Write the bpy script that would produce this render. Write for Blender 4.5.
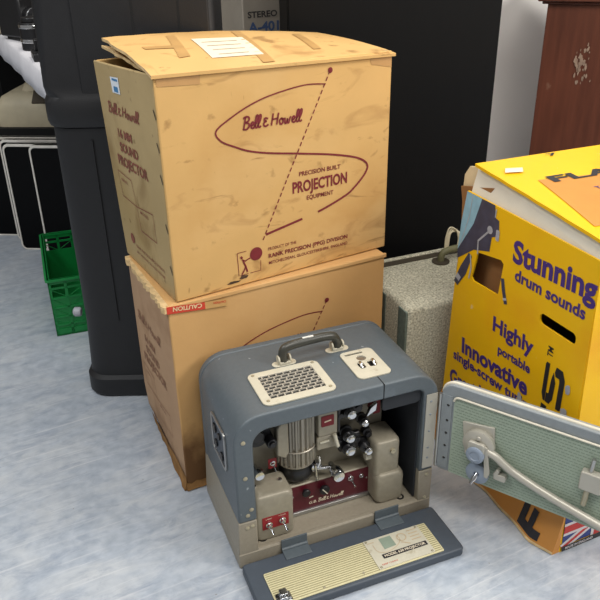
import bpy, bmesh, math, random
from mathutils import Vector, Matrix
from mathutils import noise as mnoise
for o in list(bpy.data.objects): bpy.data.objects.remove(o)
random.seed(4)
SC = bpy.context.scene
COL = SC.collection
R = math.radians

# ---------------------------------------------------------------- camera
cam_d = bpy.data.cameras.new('camera'); cam = bpy.data.objects.new('camera', cam_d); COL.objects.link(cam)
cam_d.sensor_width = 36; cam_d.lens = 45.1
PITCH, ROLL = R(27.683), R(-1.087)
fw = Vector((0, math.cos(PITCH), -math.sin(PITCH))); up = Vector((0, math.sin(PITCH), math.cos(PITCH))); rt = Vector((1, 0, 0))
cr = math.cos(ROLL)*rt + math.sin(ROLL)*up; cu = -math.sin(ROLL)*rt + math.cos(ROLL)*up
cam.matrix_world = Matrix(((cr.x, cu.x, -fw.x, 0), (cr.y, cu.y, -fw.y, 0), (cr.z, cu.z, -fw.z, 1.105), (0, 0, 0, 1)))
SC.camera = cam
# ---------------------------------------------------------------- world, lamps, exposure
W = bpy.data.worlds.new('world'); SC.world = W; W.use_nodes = True
W.node_tree.nodes['Background'].inputs[0].default_value = (1.0, 0.98, 0.96, 1)
W.node_tree.nodes['Background'].inputs[1].default_value = 0.21
def area(name, loc, target, sx, sy, power, color):
    d = bpy.data.lights.new(name, 'AREA'); d.shape = 'RECTANGLE'; d.size = sx; d.size_y = sy; d.energy = power; d.color = color
    o = bpy.data.objects.new(name, d); COL.objects.link(o); o.location = loc
    o.rotation_euler = (Vector(target)-Vector(loc)).to_track_quat('-Z', 'Y').to_euler()
    return o
area('ceiling_light_front', (0.5, 0.1, 2.6), (0.1, 1.2, 0.2), 1.6, 0.7, 36, (1.0, 0.96, 0.9))
area('ceiling_light_rear', (0.3, 2.0, 2.7), (0.2, 1.7, 0), 1.6, 0.6, 22, (1.0, 0.96, 0.9))
area('wall_fill_light_right', (2.3, 0.3, 1.9), (0.5, 2.0, 0.5), 1.0, 0.9, 42, (1.0, 0.97, 0.93))  # added fill lamp that brightens the white wall at the right
area('ceiling_light_left', (-1.6, 0.8, 2.6), (-0.6, 1.3, 0), 1.2, 0.6, 26, (0.95, 0.98, 1.0))
vs = SC.view_settings
vs.view_transform = 'Standard'; vs.look = 'None'; vs.gamma = 1; vs.use_curve_mapping = False; vs.exposure = 0.1

# ---------------------------------------------------------------- materials
def lin(c):
    return tuple(((v/255)/12.92 if v/255 <= .04045 else ((v/255+.055)/1.055)**2.4) for v in c)
def mat(name, col, rough=.5, metal=0.0, var=.10, scale=30, bump=0.0, bscale=200, spec=.5, stretch=None, col2=None):
    m = bpy.data.materials.new(name); m.use_nodes = True
    nt = m.node_tree; b = nt.nodes['Principled BSDF']
    b.inputs['Roughness'].default_value = rough; b.inputs['Metallic'].default_value = metal
    b.inputs['Specular IOR Level'].default_value = spec
    tc = nt.nodes.new('ShaderNodeTexCoord'); src = tc.outputs['Object']
    if stretch:
        mp = nt.nodes.new('ShaderNodeMapping'); mp.inputs['Scale'].default_value = stretch; nt.links.new(src, mp.inputs[0]); src = mp.outputs[0]
    n = nt.nodes.new('ShaderNodeTexNoise'); n.inputs['Scale'].default_value = scale; n.inputs['Detail'].default_value = 5; nt.links.new(src, n.inputs['Vector'])
    rp = nt.nodes.new('ShaderNodeValToRGB'); c = lin(col); nt.links.new(n.outputs['Fac'], rp.inputs[0])
    c2 = lin(col2) if col2 else c
    rp.color_ramp.elements[0].position = .3; rp.color_ramp.elements[1].position = .7
    rp.color_ramp.elements[0].color = (*[v*(1-var) for v in c2], 1); rp.color_ramp.elements[1].color = (*[min(1, v*(1+var)) for v in c], 1)
    nt.links.new(rp.outputs[0], b.inputs['Base Color'])
    if bump:
        n2 = nt.nodes.new('ShaderNodeTexNoise'); n2.inputs['Scale'].default_value = bscale; n2.inputs['Detail'].default_value = 3; nt.links.new(src, n2.inputs['Vector'])
        bp = nt.nodes.new('ShaderNodeBump'); bp.inputs['Strength'].default_value = bump; bp.inputs['Distance'].default_value = .002
        nt.links.new(n2.outputs['Fac'], bp.inputs['Height']); nt.links.new(bp.outputs[0], b.inputs['Normal'])
    return m
def mixin(m, build):
    """insert an extra colour stage: build(nt, texcoord, colour_socket) -> new colour socket"""
    nt = m.node_tree; b = nt.nodes['Principled BSDF']; src = b.inputs['Base Color'].links[0].from_socket
    tc = [n for n in nt.nodes if n.type == 'TEX_COORD'][0]
    nt.links.new(build(nt, tc.outputs['Object'], src), b.inputs['Base Color']); return m
def blot(scale, lo, hi, colour, fac=1.0, stretch=(1, 1, 1), detail=6, dist=0.0, zfade=None):
    def f(nt, tc, src):
        mp = nt.nodes.new('ShaderNodeMapping'); mp.inputs['Scale'].default_value = stretch; nt.links.new(tc, mp.inputs[0])
        n = nt.nodes.new('ShaderNodeTexNoise'); n.inputs['Scale'].default_value = scale; n.inputs['Detail'].default_value = detail; n.inputs['Distortion'].default_value = dist
        nt.links.new(mp.outputs[0], n.inputs['Vector'])
        r = nt.nodes.new('ShaderNodeMapRange'); r.inputs[1].default_value = lo; r.inputs[2].default_value = hi; r.inputs[4].default_value = fac
        nt.links.new(n.outputs['Fac'], r.inputs[0]); fs = r.outputs[0]
        if zfade:   # a stain that soaked up from the bottom edge
            s = nt.nodes.new('ShaderNodeSeparateXYZ'); nt.links.new(tc, s.inputs[0])
            ad = nt.nodes.new('ShaderNodeMath'); ad.operation = 'MULTIPLY_ADD'; ad.inputs[1].default_value = zfade[2]; nt.links.new(n.outputs['Fac'], ad.inputs[0]); nt.links.new(s.outputs[2], ad.inputs[2])
            z = nt.nodes.new('ShaderNodeMapRange'); z.inputs[1].default_value = zfade[0]; z.inputs[2].default_value = zfade[1]; z.inputs[3].default_value = fac; z.inputs[4].default_value = 0
            nt.links.new(ad.outputs[0], z.inputs[0]); fs = z.outputs[0]
        mx = nt.nodes.new('ShaderNodeMix'); mx.data_type = 'RGBA'; nt.links.new(fs, mx.inputs[0]); nt.links.new(src, mx.inputs[6]); mx.inputs[7].default_value = (*lin(colour), 1)
        return mx.outputs[2]
    return f

M = {}
M['card'] = mat('cardboard_aged', (212, 170, 108), .75, var=.06, scale=8, bump=.25, bscale=60, spec=.25)
mixin(M['card'], blot(4, .48, .75, (176, 130, 72), .7)); mixin(M['card'], blot(3.1, .5, .72, (228, 190, 132), .7, (1, 1, 1.6))); mixin(M['card'], blot(9, .58, .74, (150, 104, 58), .5, (1, 1, 2.2), 8, 1.2)); mixin(M['card'], blot(26, .64, .76, (120, 82, 44), .6)); mixin(M['card'], blot(7, .62, .72, (128, 88, 48), .6, (1, 1, 3.2), 9, 2.0)); mixin(M['card'], blot(60, .7, .76, (110, 74, 40), .5, (1, 1, .25)))
M['card_side'] = mat('cardboard_grimy_shaded', (182, 159, 116), .8, var=.08, scale=10, bump=.3, bscale=60, spec=.2)  # base toned down as shade on the carton sides; blots are grime
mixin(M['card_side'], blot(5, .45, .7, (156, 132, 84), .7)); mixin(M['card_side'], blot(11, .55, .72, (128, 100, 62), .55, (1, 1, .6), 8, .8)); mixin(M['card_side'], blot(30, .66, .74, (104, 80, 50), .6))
M['card_low'] = mat('cardboard_stained', (206, 162, 106), .78, var=.06, scale=8, bump=.25, bscale=60, spec=.22)
mixin(M['card_low'], blot(4, .48, .75, (178, 132, 80), .7)); mixin(M['card_low'], blot(3.1, .5, .72, (222, 182, 128), .6, (1, 1, 1.6))); mixin(M['card_low'], blot(14, .4, .6, (88, 56, 34), .85, zfade=(.20, .30, .24)))
M['card_low_side'] = mat('cardboard_stained_shaded_side', (186, 152, 120), .8, var=.08, scale=9, bump=.3, bscale=60, spec=.2)  # stained cardboard again, side shade mixed into its base colour
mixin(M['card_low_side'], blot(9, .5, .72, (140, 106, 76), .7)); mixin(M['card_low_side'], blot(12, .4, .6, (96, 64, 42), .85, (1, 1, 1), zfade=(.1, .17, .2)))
M['torn'] = mat('cardboard_torn_edge', (216, 186, 138), .9, var=.2, scale=60, bump=.6, bscale=120, spec=.1)
M['torn_dark'] = mat('cardboard_torn_soaked', (150, 112, 70), .9, var=.25, scale=40, bump=.6, bscale=100, spec=.1)
M['brown'] = mat('brown_cardboard', (150, 108, 68), .85, var=.1, scale=20, spec=.2)
M['brown_dark'] = mat('brown_cardboard_inside', (112, 80, 52), .9, var=.12, scale=20, spec=.15)
M['ink'] = mat('maroon_ink', (120, 34, 40), .7, var=.12, scale=90)
M['ink_faint'] = mat('faded_maroon_ink', (134, 78, 62), .8, var=.2, scale=90)
M['ink_ghost'] = mat('ghost_of_ink', (148, 108, 82), .85, var=.25, scale=70)
M['smudge'] = mat('dark_smudge', (74, 54, 38), .8, var=.3, scale=60)
M['tape'] = mat('brown_paper_tape', (190, 146, 92), .5, var=.06, scale=30)
M['tape_pale'] = mat('amber_tape', (200, 156, 96), .4, var=.08, scale=30)
M['paper'] = mat('white_paper', (226, 214, 190), .8, var=.04, scale=40)
M['paperline'] = mat('faint_pencil', (190, 170, 140), .8)
M['stick'] = mat('sticker_white', (226, 232, 238), .6, var=.02); M['stickblue'] = mat('sticker_blue', (70, 130, 180), .6)
M['red'] = mat('caution_red', (204, 66, 44), .6, var=.08, scale=60); M['cream_ink'] = mat('caution_letter', (232, 202, 156), .7)
M['blue'] = mat('hammer_blue_grey', (88, 97, 103), .42, var=.05, scale=120, bump=.12, bscale=500)
mixin(M['blue'], blot(9, .60, .72, (124, 134, 144), .45)); mixin(M['blue'], blot(70, .71, .75, (176, 182, 186), .6))
M['blue_dark'] = mat('dark_blue_grey', (70, 78, 88), .5, var=.06, scale=60)
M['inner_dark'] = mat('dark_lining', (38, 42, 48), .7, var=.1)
M['taupe'] = mat('taupe_hammertone', (150, 142, 126), .45, var=.06, scale=150, bump=.15, bscale=600)
M['mech'] = mat('mechanism_taupe', (152, 145, 128), .4, metal=.15, var=.07, scale=100, bump=.12, bscale=500)
M['cream'] = mat('cream_enamel', (198, 193, 174), .45, var=.04, scale=60)
mixin(M['cream'], blot(40, .64, .72, (150, 138, 110), .6))
M['cream_panel'] = mat('cream_ribbed_cloth', (206, 198, 158), .6, var=.06, scale=80)
M['groove'] = mat('ribbed_cloth_groove', (150, 142, 108), .7)
M['crimson'] = mat('crimson_panel', (82, 18, 31), .35, var=.06, scale=60); M['red_plate'] = mat('red_plate', (142, 28, 36), .4, var=.05)
M['chrome'] = mat('chrome', (215, 216, 218), .16, metal=1, var=.03)
M['steel'] = mat('satin_steel', (178, 178, 176), .32, metal=.9, var=.05)
M['alu'] = mat('ribbed_aluminium', (160, 154, 142), .4, metal=.75, var=.06, scale=60)
M['black'] = mat('black_enamel', (26, 26, 28), .35, var=.1); M['soot'] = mat('black_void', (12, 12, 13), .8, var=.1)
M['handle'] = mat('dark_olive_bakelite', (62, 62, 56), .35, var=.08); M['white'] = mat('white_mark', (226, 226, 220), .5)
M['slotbar'] = mat('grille_bar', (196, 192, 180), .4, metal=.3, var=.05)
M['door'] = mat('door_grey_blue', (140, 147, 151), .42, var=.05, scale=80, bump=.1, bscale=500)
M['weave'] = mat('green_grey_cloth', (162, 176, 158), .75, var=.06, scale=120); M['weave_dark'] = mat('green_grey_cloth_groove', (134, 148, 132), .8)
M['piping'] = mat('cream_piping', (220, 214, 196), .5)
M['arm'] = mat('arm_warm_grey', (182, 178, 166), .35, metal=.2, var=.04); M['wheel'] = mat('grey_blue_wheel', (142, 154, 170), .35, var=.05)
M['yellow'] = mat('yellow_print', (240, 188, 12), .42, var=.03, scale=10, bump=.15, bscale=40, spec=.4)
mixin(M['yellow'], blot(6, .55, .75, (230, 158, 20), .7)); mixin(M['yellow'], blot(34, .72, .76, (228, 214, 170), .7))
M['orange'] = mat('orange_print_and_shade', (204, 138, 60), .5, var=.05, scale=14)  # swoosh print on the lid; also shaded yellow on the bottom lip
M['purple'] = mat('purple_print', (66, 42, 120), .5, var=.08, scale=60); M['ink_black'] = mat('black_print', (36, 34, 38), .5, var=.1)
M['drumblue'] = mat('pale_blue_print', (142, 186, 206), .5, var=.1, scale=50); M['drumdark'] = mat('slate_print', (62, 64, 84), .5, var=.25, scale=40)
M['printgrey'] = mat('silver_print', (170, 172, 180), .45, var=.15, scale=60)
M['flagblue'] = mat('flag_blue', (40, 58, 120), .5, var=.12, scale=60); M['flagred'] = mat('flag_red', (186, 54, 48), .5, var=.1); M['flagwhite'] = mat('flag_white', (206, 200, 200), .5, var=.08)
M['white_card'] = mat('white_card', (226, 222, 208), .6, var=.03); M['cream_card'] = mat('cream_card_flap', (224, 204, 164), .7, var=.05, scale=30)
M['green'] = mat('green_plastic', (22, 138, 66), .35, var=.06, scale=30)
M['plastic'] = mat('black_moulded_plastic', (27, 27, 29), .5, var=.08, scale=40, bump=.15, bscale=400)
M['cab'] = mat('black_laminate', (9, 9, 10), .6, var=.12, scale=30, spec=.2, stretch=(8, 8, .5)); 
M['wall'] = mat('painted_white_wall', (236, 233, 228), .7, var=.02, scale=6); mixin(M['wall'], blot(20, .74, .77, (120, 116, 112), .7))
M['far'] = mat('far_wall', (120, 112, 100), .8, var=.06, scale=6)
M['wood'] = mat('mahogany', (96, 52, 36), .4, var=.12, scale=6, stretch=(7, 7, .7), col2=(84, 44, 30)); mixin(M['wood'], blot(14, .70, .76, (150, 122, 100), .45))
M['scuff'] = mat('pale_scuff', (146, 122, 104), .8, var=.25, scale=60)
M['carton'] = mat('grey_carton', (150, 142, 130), .7, var=.05, scale=20); M['carton_ink'] = mat('dark_grey_ink', (52, 50, 50), .7); M['carton_blue'] = mat('slate_blue_ink', (62, 84, 124), .7)
M['tweed'] = mat('grey_tweed_cloth', (206, 202, 182), .9, var=.22, scale=230, bump=.5, bscale=300, spec=.15, col2=(160, 157, 138))
M['tweed_trim'] = mat('green_tape_trim', (112, 126, 116), .85, var=.15, scale=120); M['leather'] = mat('olive_leather', (110, 108, 78), .6, var=.1, scale=60); M['leather_dark'] = mat('dark_leather_and_shade', (66, 58, 44), .7)
M['cord'] = mat('cream_cord', (206, 196, 168), .8)
M['cloth'] = mat('white_tablecloth', (222, 220, 224), .8, var=.04, scale=20); M['tabletop'] = mat('grey_tabletop', (150, 140, 126), .6)
M['rim'] = mat('silver_rim', (240, 234, 224), .4, metal=.2, var=.1, scale=30); M['gloss'] = mat('gloss_black', (6, 6, 7), .3, var=.1, spec=.12)
M['beige'] = mat('beige_plastic', (196, 184, 156), .5, var=.06, scale=30); M['beige_dark'] = mat('brown_recess', (70, 60, 46), .6)
M['brass'] = mat('old_brass', (176, 168, 144), .4, metal=.4, var=.1)
# floor: marbled blue-grey sheet vinyl, scuffed
fm = mat('marbled_vinyl', (174, 182, 192), .36, var=.10, scale=38, spec=.45, col2=(164, 174, 187)); M['floor'] = fm
def streak(rot, sc, scale, lo, hi, colour, fac, rough=.6, dist=.3):
    def f(nt, tc, src):
        mp = nt.nodes.new('ShaderNodeMapping'); mp.vector_type = 'TEXTURE'; mp.inputs['Rotation'].default_value = (0, 0, R(rot)); mp.inputs['Scale'].default_value = (1/sc[0], 1/sc[1], 1); nt.links.new(tc, mp.inputs[0])
        n = nt.nodes.new('ShaderNodeTexNoise'); n.inputs['Scale'].default_value = scale; n.inputs['Detail'].default_value = 9; n.inputs['Roughness'].default_value = rough; n.inputs['Distortion'].default_value = dist; nt.links.new(mp.outputs[0], n.inputs['Vector'])
        r = nt.nodes.new('ShaderNodeMapRange'); r.inputs[1].default_value = lo; r.inputs[2].default_value = hi; r.inputs[4].default_value = fac; nt.links.new(n.outputs['Fac'], r.inputs[0])
        mx = nt.nodes.new('ShaderNodeMix'); mx.data_type = 'RGBA'; nt.links.new(r.outputs[0], mx.inputs[0]); nt.links.new(src, mx.inputs[6]); mx.inputs[7].default_value = (*lin(colour), 1)
        return mx.outputs[2]
    return f
mixin(fm, streak(30, (1.6, 3.4), 3.2, .42, .72, (202, 205, 207), .8, .72, .8))
mixin(fm, streak(24, (2.2, 5.5), 5, .50, .74, (130, 143, 163), .75, .75, .9))
mixin(fm, streak(27, (.9, 26), 5, .56, .72, (212, 214, 217), .6, .6)); mixin(fm, streak(33, (1.4, 34), 4, .60, .74, (132, 140, 154), .5, .6))
mixin(fm, streak(118, (3, 22), 5, .66, .76, (190, 192, 196), .5, .6))
mixin(fm, blot(70, .73, .755, (122, 112, 100), .6))

# ---------------------------------------------------------------- mesh helpers
X3, Y3, Z3 = Vector((1, 0, 0)), Vector((0, 1, 0)), Vector((0, 0, 1))
def rr(x0, x1, y0, y1, r, n=6):
    if not isinstance(r, (tuple, list)): r = (r,)*4      # bl, br, tr, tl
    pts = []
    for (cx, cy, a0, q) in ((x0+r[0], y0+r[0], 180, r[0]), (x1-r[1], y0+r[1], 270, r[1]), (x1-r[2], y1-r[2], 0, r[2]), (x0+r[3], y1-r[3], 90, r[3])):
        if q <= 0: pts.append((cx, cy)); continue
        for i in range(n+1):
            a = R(a0+90*i/n); pts.append((cx+q*math.cos(a), cy+q*math.sin(a)))
    return pts
def circ(cx, cy, r, n=20): return [(cx+r*math.cos(2*math.pi*i/n), cy+r*math.sin(2*math.pi*i/n)) for i in range(n)]
_tc = {}
def glyphs(s, bold=0.0):
    k = (s, bold)
    if k not in _tc:
        c = bpy.data.curves.new('text', 'FONT'); c.body = s; c.offset = bold; c.resolution_u = 3; c.fill_mode = 'FRONT'
        o = bpy.data.objects.new('text', c); COL.objects.link(o)
        dg = bpy.context.evaluated_depsgraph_get(); me = o.evaluated_get(dg).to_mesh()
        vs_ = [(v.co.x, v.co.y) for v in me.vertices]; fs = [tuple(p.vertices) for p in me.polygons]
        o.evaluated_get(dg).to_mesh_clear(); bpy.data.objects.remove(o); bpy.data.curves.remove(c)
        _tc[k] = (vs_, fs)
    return _tc[k]
class MB:
    def __init__(s): s.bm = bmesh.new(); s.m = 0
    def face(s, pts):
        try:
            f = s.bm.faces.new([s.bm.verts.new(p) for p in pts]); f.material_index = s.m; return f
        except ValueError: return None
    def hexa(s, p):   # 8 points: bottom 4 then top 4
        v = [s.bm.verts.new(q) for q in p]
        for i in ((3, 2, 1, 0), (4, 5, 6, 7), (0, 1, 5, 4), (1, 2, 6, 5), (2, 3, 7, 6), (3, 0, 4, 7)):
            f = s.bm.faces.new([v[j] for j in i]); f.material_index = s.m
        return s
    def box(s, x0, x1, y0, y1, z0, z1):
        return s.hexa([(x0, y0, z0), (x1, y0, z0), (x1, y1, z0), (x0, y1, z0), (x0, y0, z1), (x1, y0, z1), (x1, y1, z1), (x0, y1, z1)])
    def prism(s, pts, O, U, V, t):
        O, U, V = Vector(O), Vector(U), Vector(V); N = U.cross(V).normalized()*t
        a = [s.bm.verts.new(O+U*p[0]+V*p[1]) for p in pts]; b = [s.bm.verts.new(O+U*p[0]+V*p[1]+N) for p in pts]
        n = len(pts); fs = [s.bm.faces.new(a[::-1]), s.bm.faces.new(b)]
        for i in range(n): fs.append(s.bm.faces.new((a[i], a[(i+1) % n], b[(i+1) % n], b[i])))
        for f in fs: f.material_index = s.m
        return s
    def sheet(s, outer, holes, O, U, V, t):   # plate with real holes
        O, U, V = Vector(O), Vector(U), Vector(V); N = U.cross(V).normalized()*t
        b2 = bmesh.new(); es = []; loops = []
        for lp in [outer]+holes:
            vv = [b2.verts.new((p[0], p[1], 0)) for p in lp]; loops.append(lp)
            for i in range(len(vv)): es.append(b2.edges.new((vv[i], vv[(i+1) % len(vv)])))
        bmesh.ops.triangle_fill(b2, edges=es, use_beauty=True)
        tris = [[(v.co.x, v.co.y) for v in f.verts] for f in b2.faces]; b2.free()
        for tr in tris:
            for off in (Vector(), N): s.face([O+U*p[0]+V*p[1]+off for p in tr])
        for lp in loops:
            for i in range(len(lp)):
                p, q = lp[i], lp[(i+1) % len(lp)]
                a, b = O+U*p[0]+V*p[1], O+U*q[0]+V*q[1]; s.face([a, b, b+N, a+N])
        bmesh.ops.remove_doubles(s.bm, verts=s.bm.verts, dist=1e-5)
        return s
    def lathe(s, prof, p0, axis, n=24):     # prof: (radius, height)
        p0 = Vector(p0); ax = Vector(axis).normalized(); t = ax.orthogonal().normalized(); w = ax.cross(t); rings = []
        for r, h in prof:
            if r < 1e-6: rings.append([s.bm.verts.new(p0+ax*h)])
            else: rings.append([s.bm.verts.new(p0+ax*h+(t*math.cos(2*math.pi*i/n)+w*math.sin(2*math.pi*i/n))*r) for i in range(n)])
        for a, b in zip(rings, rings[1:]):
            for i in range(n):
                j = (i+1) % n
                if len(a) == 1 and len(b) == 1: continue
                q = [a[0], b[j], b[i]] if len(a) == 1 else ([a[i], a[j], b[0]] if len(b) == 1 else [a[i], a[j], b[j], b[i]])
                f = s.bm.faces.new(q); f.material_index = s.m
        for rg in (rings[0], rings[-1]):
            if len(rg) > 1:
                f = s.bm.faces.new(rg); f.material_index = s.m
        return s
    def cyl(s, p0, p1, r, r1=None, n=24):
        d = Vector(p1)-Vector(p0); return s.lathe([(r, 0), (r if r1 is None else r1, d.length)], p0, d, n)
    def tube(s, path, r, n=10):
        P = [Vector(p) for p in path]; rings = []; t0 = None
        for i, p in enumerate(P):
            d = (P[min(i+1, len(P)-1)]-P[max(i-1, 0)]).normalized()
            t = d.orthogonal().normalized() if t0 is None else (t0-d*t0.dot(d)).normalized(); t0 = t; w = d.cross(t)
            q = r[i] if isinstance(r, (list, tuple)) else r
            rings.append([s.bm.verts.new(p+(t*math.cos(2*math.pi*k/n)+w*math.sin(2*math.pi*k/n))*q) for k in range(n)])
        for a, b in zip(rings, rings[1:]):
            for k in range(n):
                f = s.bm.faces.new((a[k], a[(k+1) % n], b[(k+1) % n], b[k])); f.material_index = s.m
        for rg in (rings[0][::-1], rings[-1]): s.bm.faces.new(rg).material_index = s.m
        return s
    def loft(s, secs):   # list of (z, outline)
        rings = [[s.bm.verts.new((p[0], p[1], z)) for p in o] for z, o in secs]; n = len(rings[0])
        for a, b in zip(rings, rings[1:]):
            for k in range(n):
                f = s.bm.faces.new((a[k], a[(k+1) % n], b[(k+1) % n], b[k])); f.material_index = s.m
        s.bm.faces.new(rings[0][::-1]).material_index = s.m; s.bm.faces.new(rings[-1]).material_index = s.m
        return s
    def flat(s, pts, O, U, V, off=0.0):
        O, U, V = Vector(O), Vector(U), Vector(V); N = U.cross(V).normalized()*off
        s.face([O+U*p[0]+V*p[1]+N for p in pts]); return s
    def strip(s, pts, w, O, U, V, off=0.0, closed=False):
        O, U, V = Vector(O), Vector(U), Vector(V); N = U.cross(V).normalized()*off; n = len(pts); prev = None; first = None
        idx = list(range(n))+([0] if closed else [])
        for c, i in enumerate(idx):
            a = Vector(pts[(i-1) % n] if closed or i > 0 else pts[i]); b = Vector(pts[(i+1) % n] if closed or i < n-1 else pts[i])
            d = (b-a).normalized(); nn = Vector((-d.y, d.x)); ww = (w[i] if isinstance(w, (list, tuple)) else w)/2
            p = Vector(pts[i]); l, r_ = p+nn*ww, p-nn*ww
            cur = (O+U*l.x+V*l.y+N, O+U*r_.x+V*r_.y+N)
            if prev: s.face([prev[1], cur[1], cur[0], prev[0]])
            prev = cur
        return s
    def text(s, txt, x, y, w, h, O, U, V, off=0.0, bold=0.0, shear=0.0, dirv=None, flip=False):
        """txt with its baseline starting at (x, y), total width w, capital height h, in the plane O + x U + y V"""
        vv, ff = glyphs(txt, bold); O, U, V = Vector(O), Vector(U), Vector(V); N = U.cross(V).normalized()*off
        x0 = min(v[0] for v in vv); x1 = max(v[0] for v in vv); sx = w/(x1-x0); sy = h/.70
        d = Vector(dirv).normalized() if dirv else Vector((1, 0)); e = Vector((-d.y, d.x))
        vs_ = []
        for a, b in vv:
            q = Vector((x, y))+d*((a-x0)*sx+b*sy*shear)+e*(b*sy)
            vs_.append(s.bm.verts.new(O+U*q.x+V*q.y+N))
        for f in ff:
            try: s.bm.faces.new([vs_[i] for i in f]).material_index = s.m
            except ValueError: pass
        return s
    def build(s, name, mats, parent=None, bevel=0, smooth=35, seg=2, weld=True, recalc=True):
        if recalc: bmesh.ops.recalc_face_normals(s.bm, faces=s.bm.faces)
        me = bpy.data.meshes.new(name); s.bm.to_mesh(me); s.bm.free()
        for k in ([mats] if isinstance(mats, str) else mats): me.materials.append(M[k])
        o = bpy.data.objects.new(name, me); COL.objects.link(o)
        if parent is not None: o.parent = parent
        if smooth:
            for p in me.polygons: p.use_smooth = True
            me.set_sharp_from_angle(angle=R(smooth))
        if bevel:
            b = o.modifiers.new('bevel', 'BEVEL'); b.width = bevel; b.segments = seg; b.limit_method = 'ANGLE'; b.angle_limit = R(40)
        return o
def tag(o, label, cat, group=None):
    o['label'] = label; o['category'] = cat
    if group: o['group'] = group
    return o
def thing(name, loc, yaw, label, cat, group=None):
    o = bpy.data.objects.new(name, None); COL.objects.link(o); o.location = loc; o.rotation_euler = (0, 0, R(yaw)); o.empty_display_size = .05
    return tag(o, label, cat, group)
def structure(o): o['kind'] = 'structure'; return o
def smoothline(pts, k=6):
    P = [Vector(p) for p in pts]; out = []
    for i in range(len(P)-1):
        a, b, c, d = P[max(i-1, 0)], P[i], P[i+1], P[min(i+2, len(P)-1)]
        for j in range(k):
            t = j/k; out.append(.5*((2*b)+(c-a)*t+(2*a-5*b+4*c-d)*t*t+(3*b-a-3*c+d)*t**3))
    out.append(P[-1]); return [tuple(p) for p in out]
# single-stroke script for the 'Bell & Howell' signature (unit: capital height 1)
def script_sig(mb, x, y, w, h, O, U, V, off, dirv=(1, 0), lw=.11):
    S = []; 
    def add(dx, *strokes):
        for st in strokes: S.append([(p[0]+dx, p[1]) for p in st])
    add(0, [(.12, 0), (.32, 1)], [(.12, .92), (.4, 1.04), (.62, .92), (.55, .66), (.3, .54), (.56, .44), (.56, .16), (.34, -.02), (.04, .04)])
    def e(dx): add(dx, [(.0, .22), (.2, .26), (.3, .44), (.18, .52), (.06, .34), (.08, .08), (.22, 0), (.38, .12)])
    def l(dx): add(dx, [(.0, .12), (.26, .6), (.34, .98), (.22, 1.0), (.1, .5), (.08, .1), (.18, 0), (.3, .12)])
    e(.68); l(1.02); l(1.28)
    add(1.78, [(.42, .62), (.2, .7), (.1, .55), (.26, .42), (.08, .34), (.04, .12), (.2, 0), (.44, .14)])
    add(2.36, [(.1, 0), (.3, 1)], [(.56, 0), (.76, 1)], [(.16, .5), (.72, .54)])
    add(3.16, [(.2, .5), (.04, .34), (.06, .06), (.2, 0), (.32, .2), (.28, .44), (.16, .5), (.3, .4), (.44, .46)])
    add(3.6, [(.06, .5), (.04, .08), (.16, .02), (.28, .4), (.26, .08), (.38, .02), (.5, .46), (.6, .46)])
    e(4.22); l(4.58); l(4.84)
    sx = w/5.2; d = Vector(dirv).normalized(); n = Vector((-d.y, d.x))
    for st in S:
        pts = []
        for p in smoothline(st, 4):
            q = Vector((x, y))+d*(p[0]*sx)+n*(p[1]*h); pts.append((q.x, q.y))
        mb.strip(pts, lw*h, O, U, V, off)

# ---------------------------------------------------------------- the setting
structure(MB().box(-5, 4, -1.5, 6.5, -.05, 0).build('floor', 'floor'))
def yawn(a): a = R(a); return Vector((math.cos(a), math.sin(a), 0)), Vector((-math.sin(a), math.cos(a), 0))
u27, v27 = yawn(27)
wr = bpy.data.objects.new
def wallseg(name, s0, s1, d, m, h=2.7, t=.08):
    b = MB(); p = [u27*s0+v27*d, u27*s1+v27*d, u27*s1+v27*(d+t), u27*s0+v27*(d+t)]
    b.hexa([q+Z3*-.0 for q in p]+[q+Z3*h for q in p]); return structure(b.build(name, m))
wallseg('wall_back', 1.4, 3.4, 1.98, 'wall')
wallseg('wall_far', -3.4, 3.4, 4.6, 'far')

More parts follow.
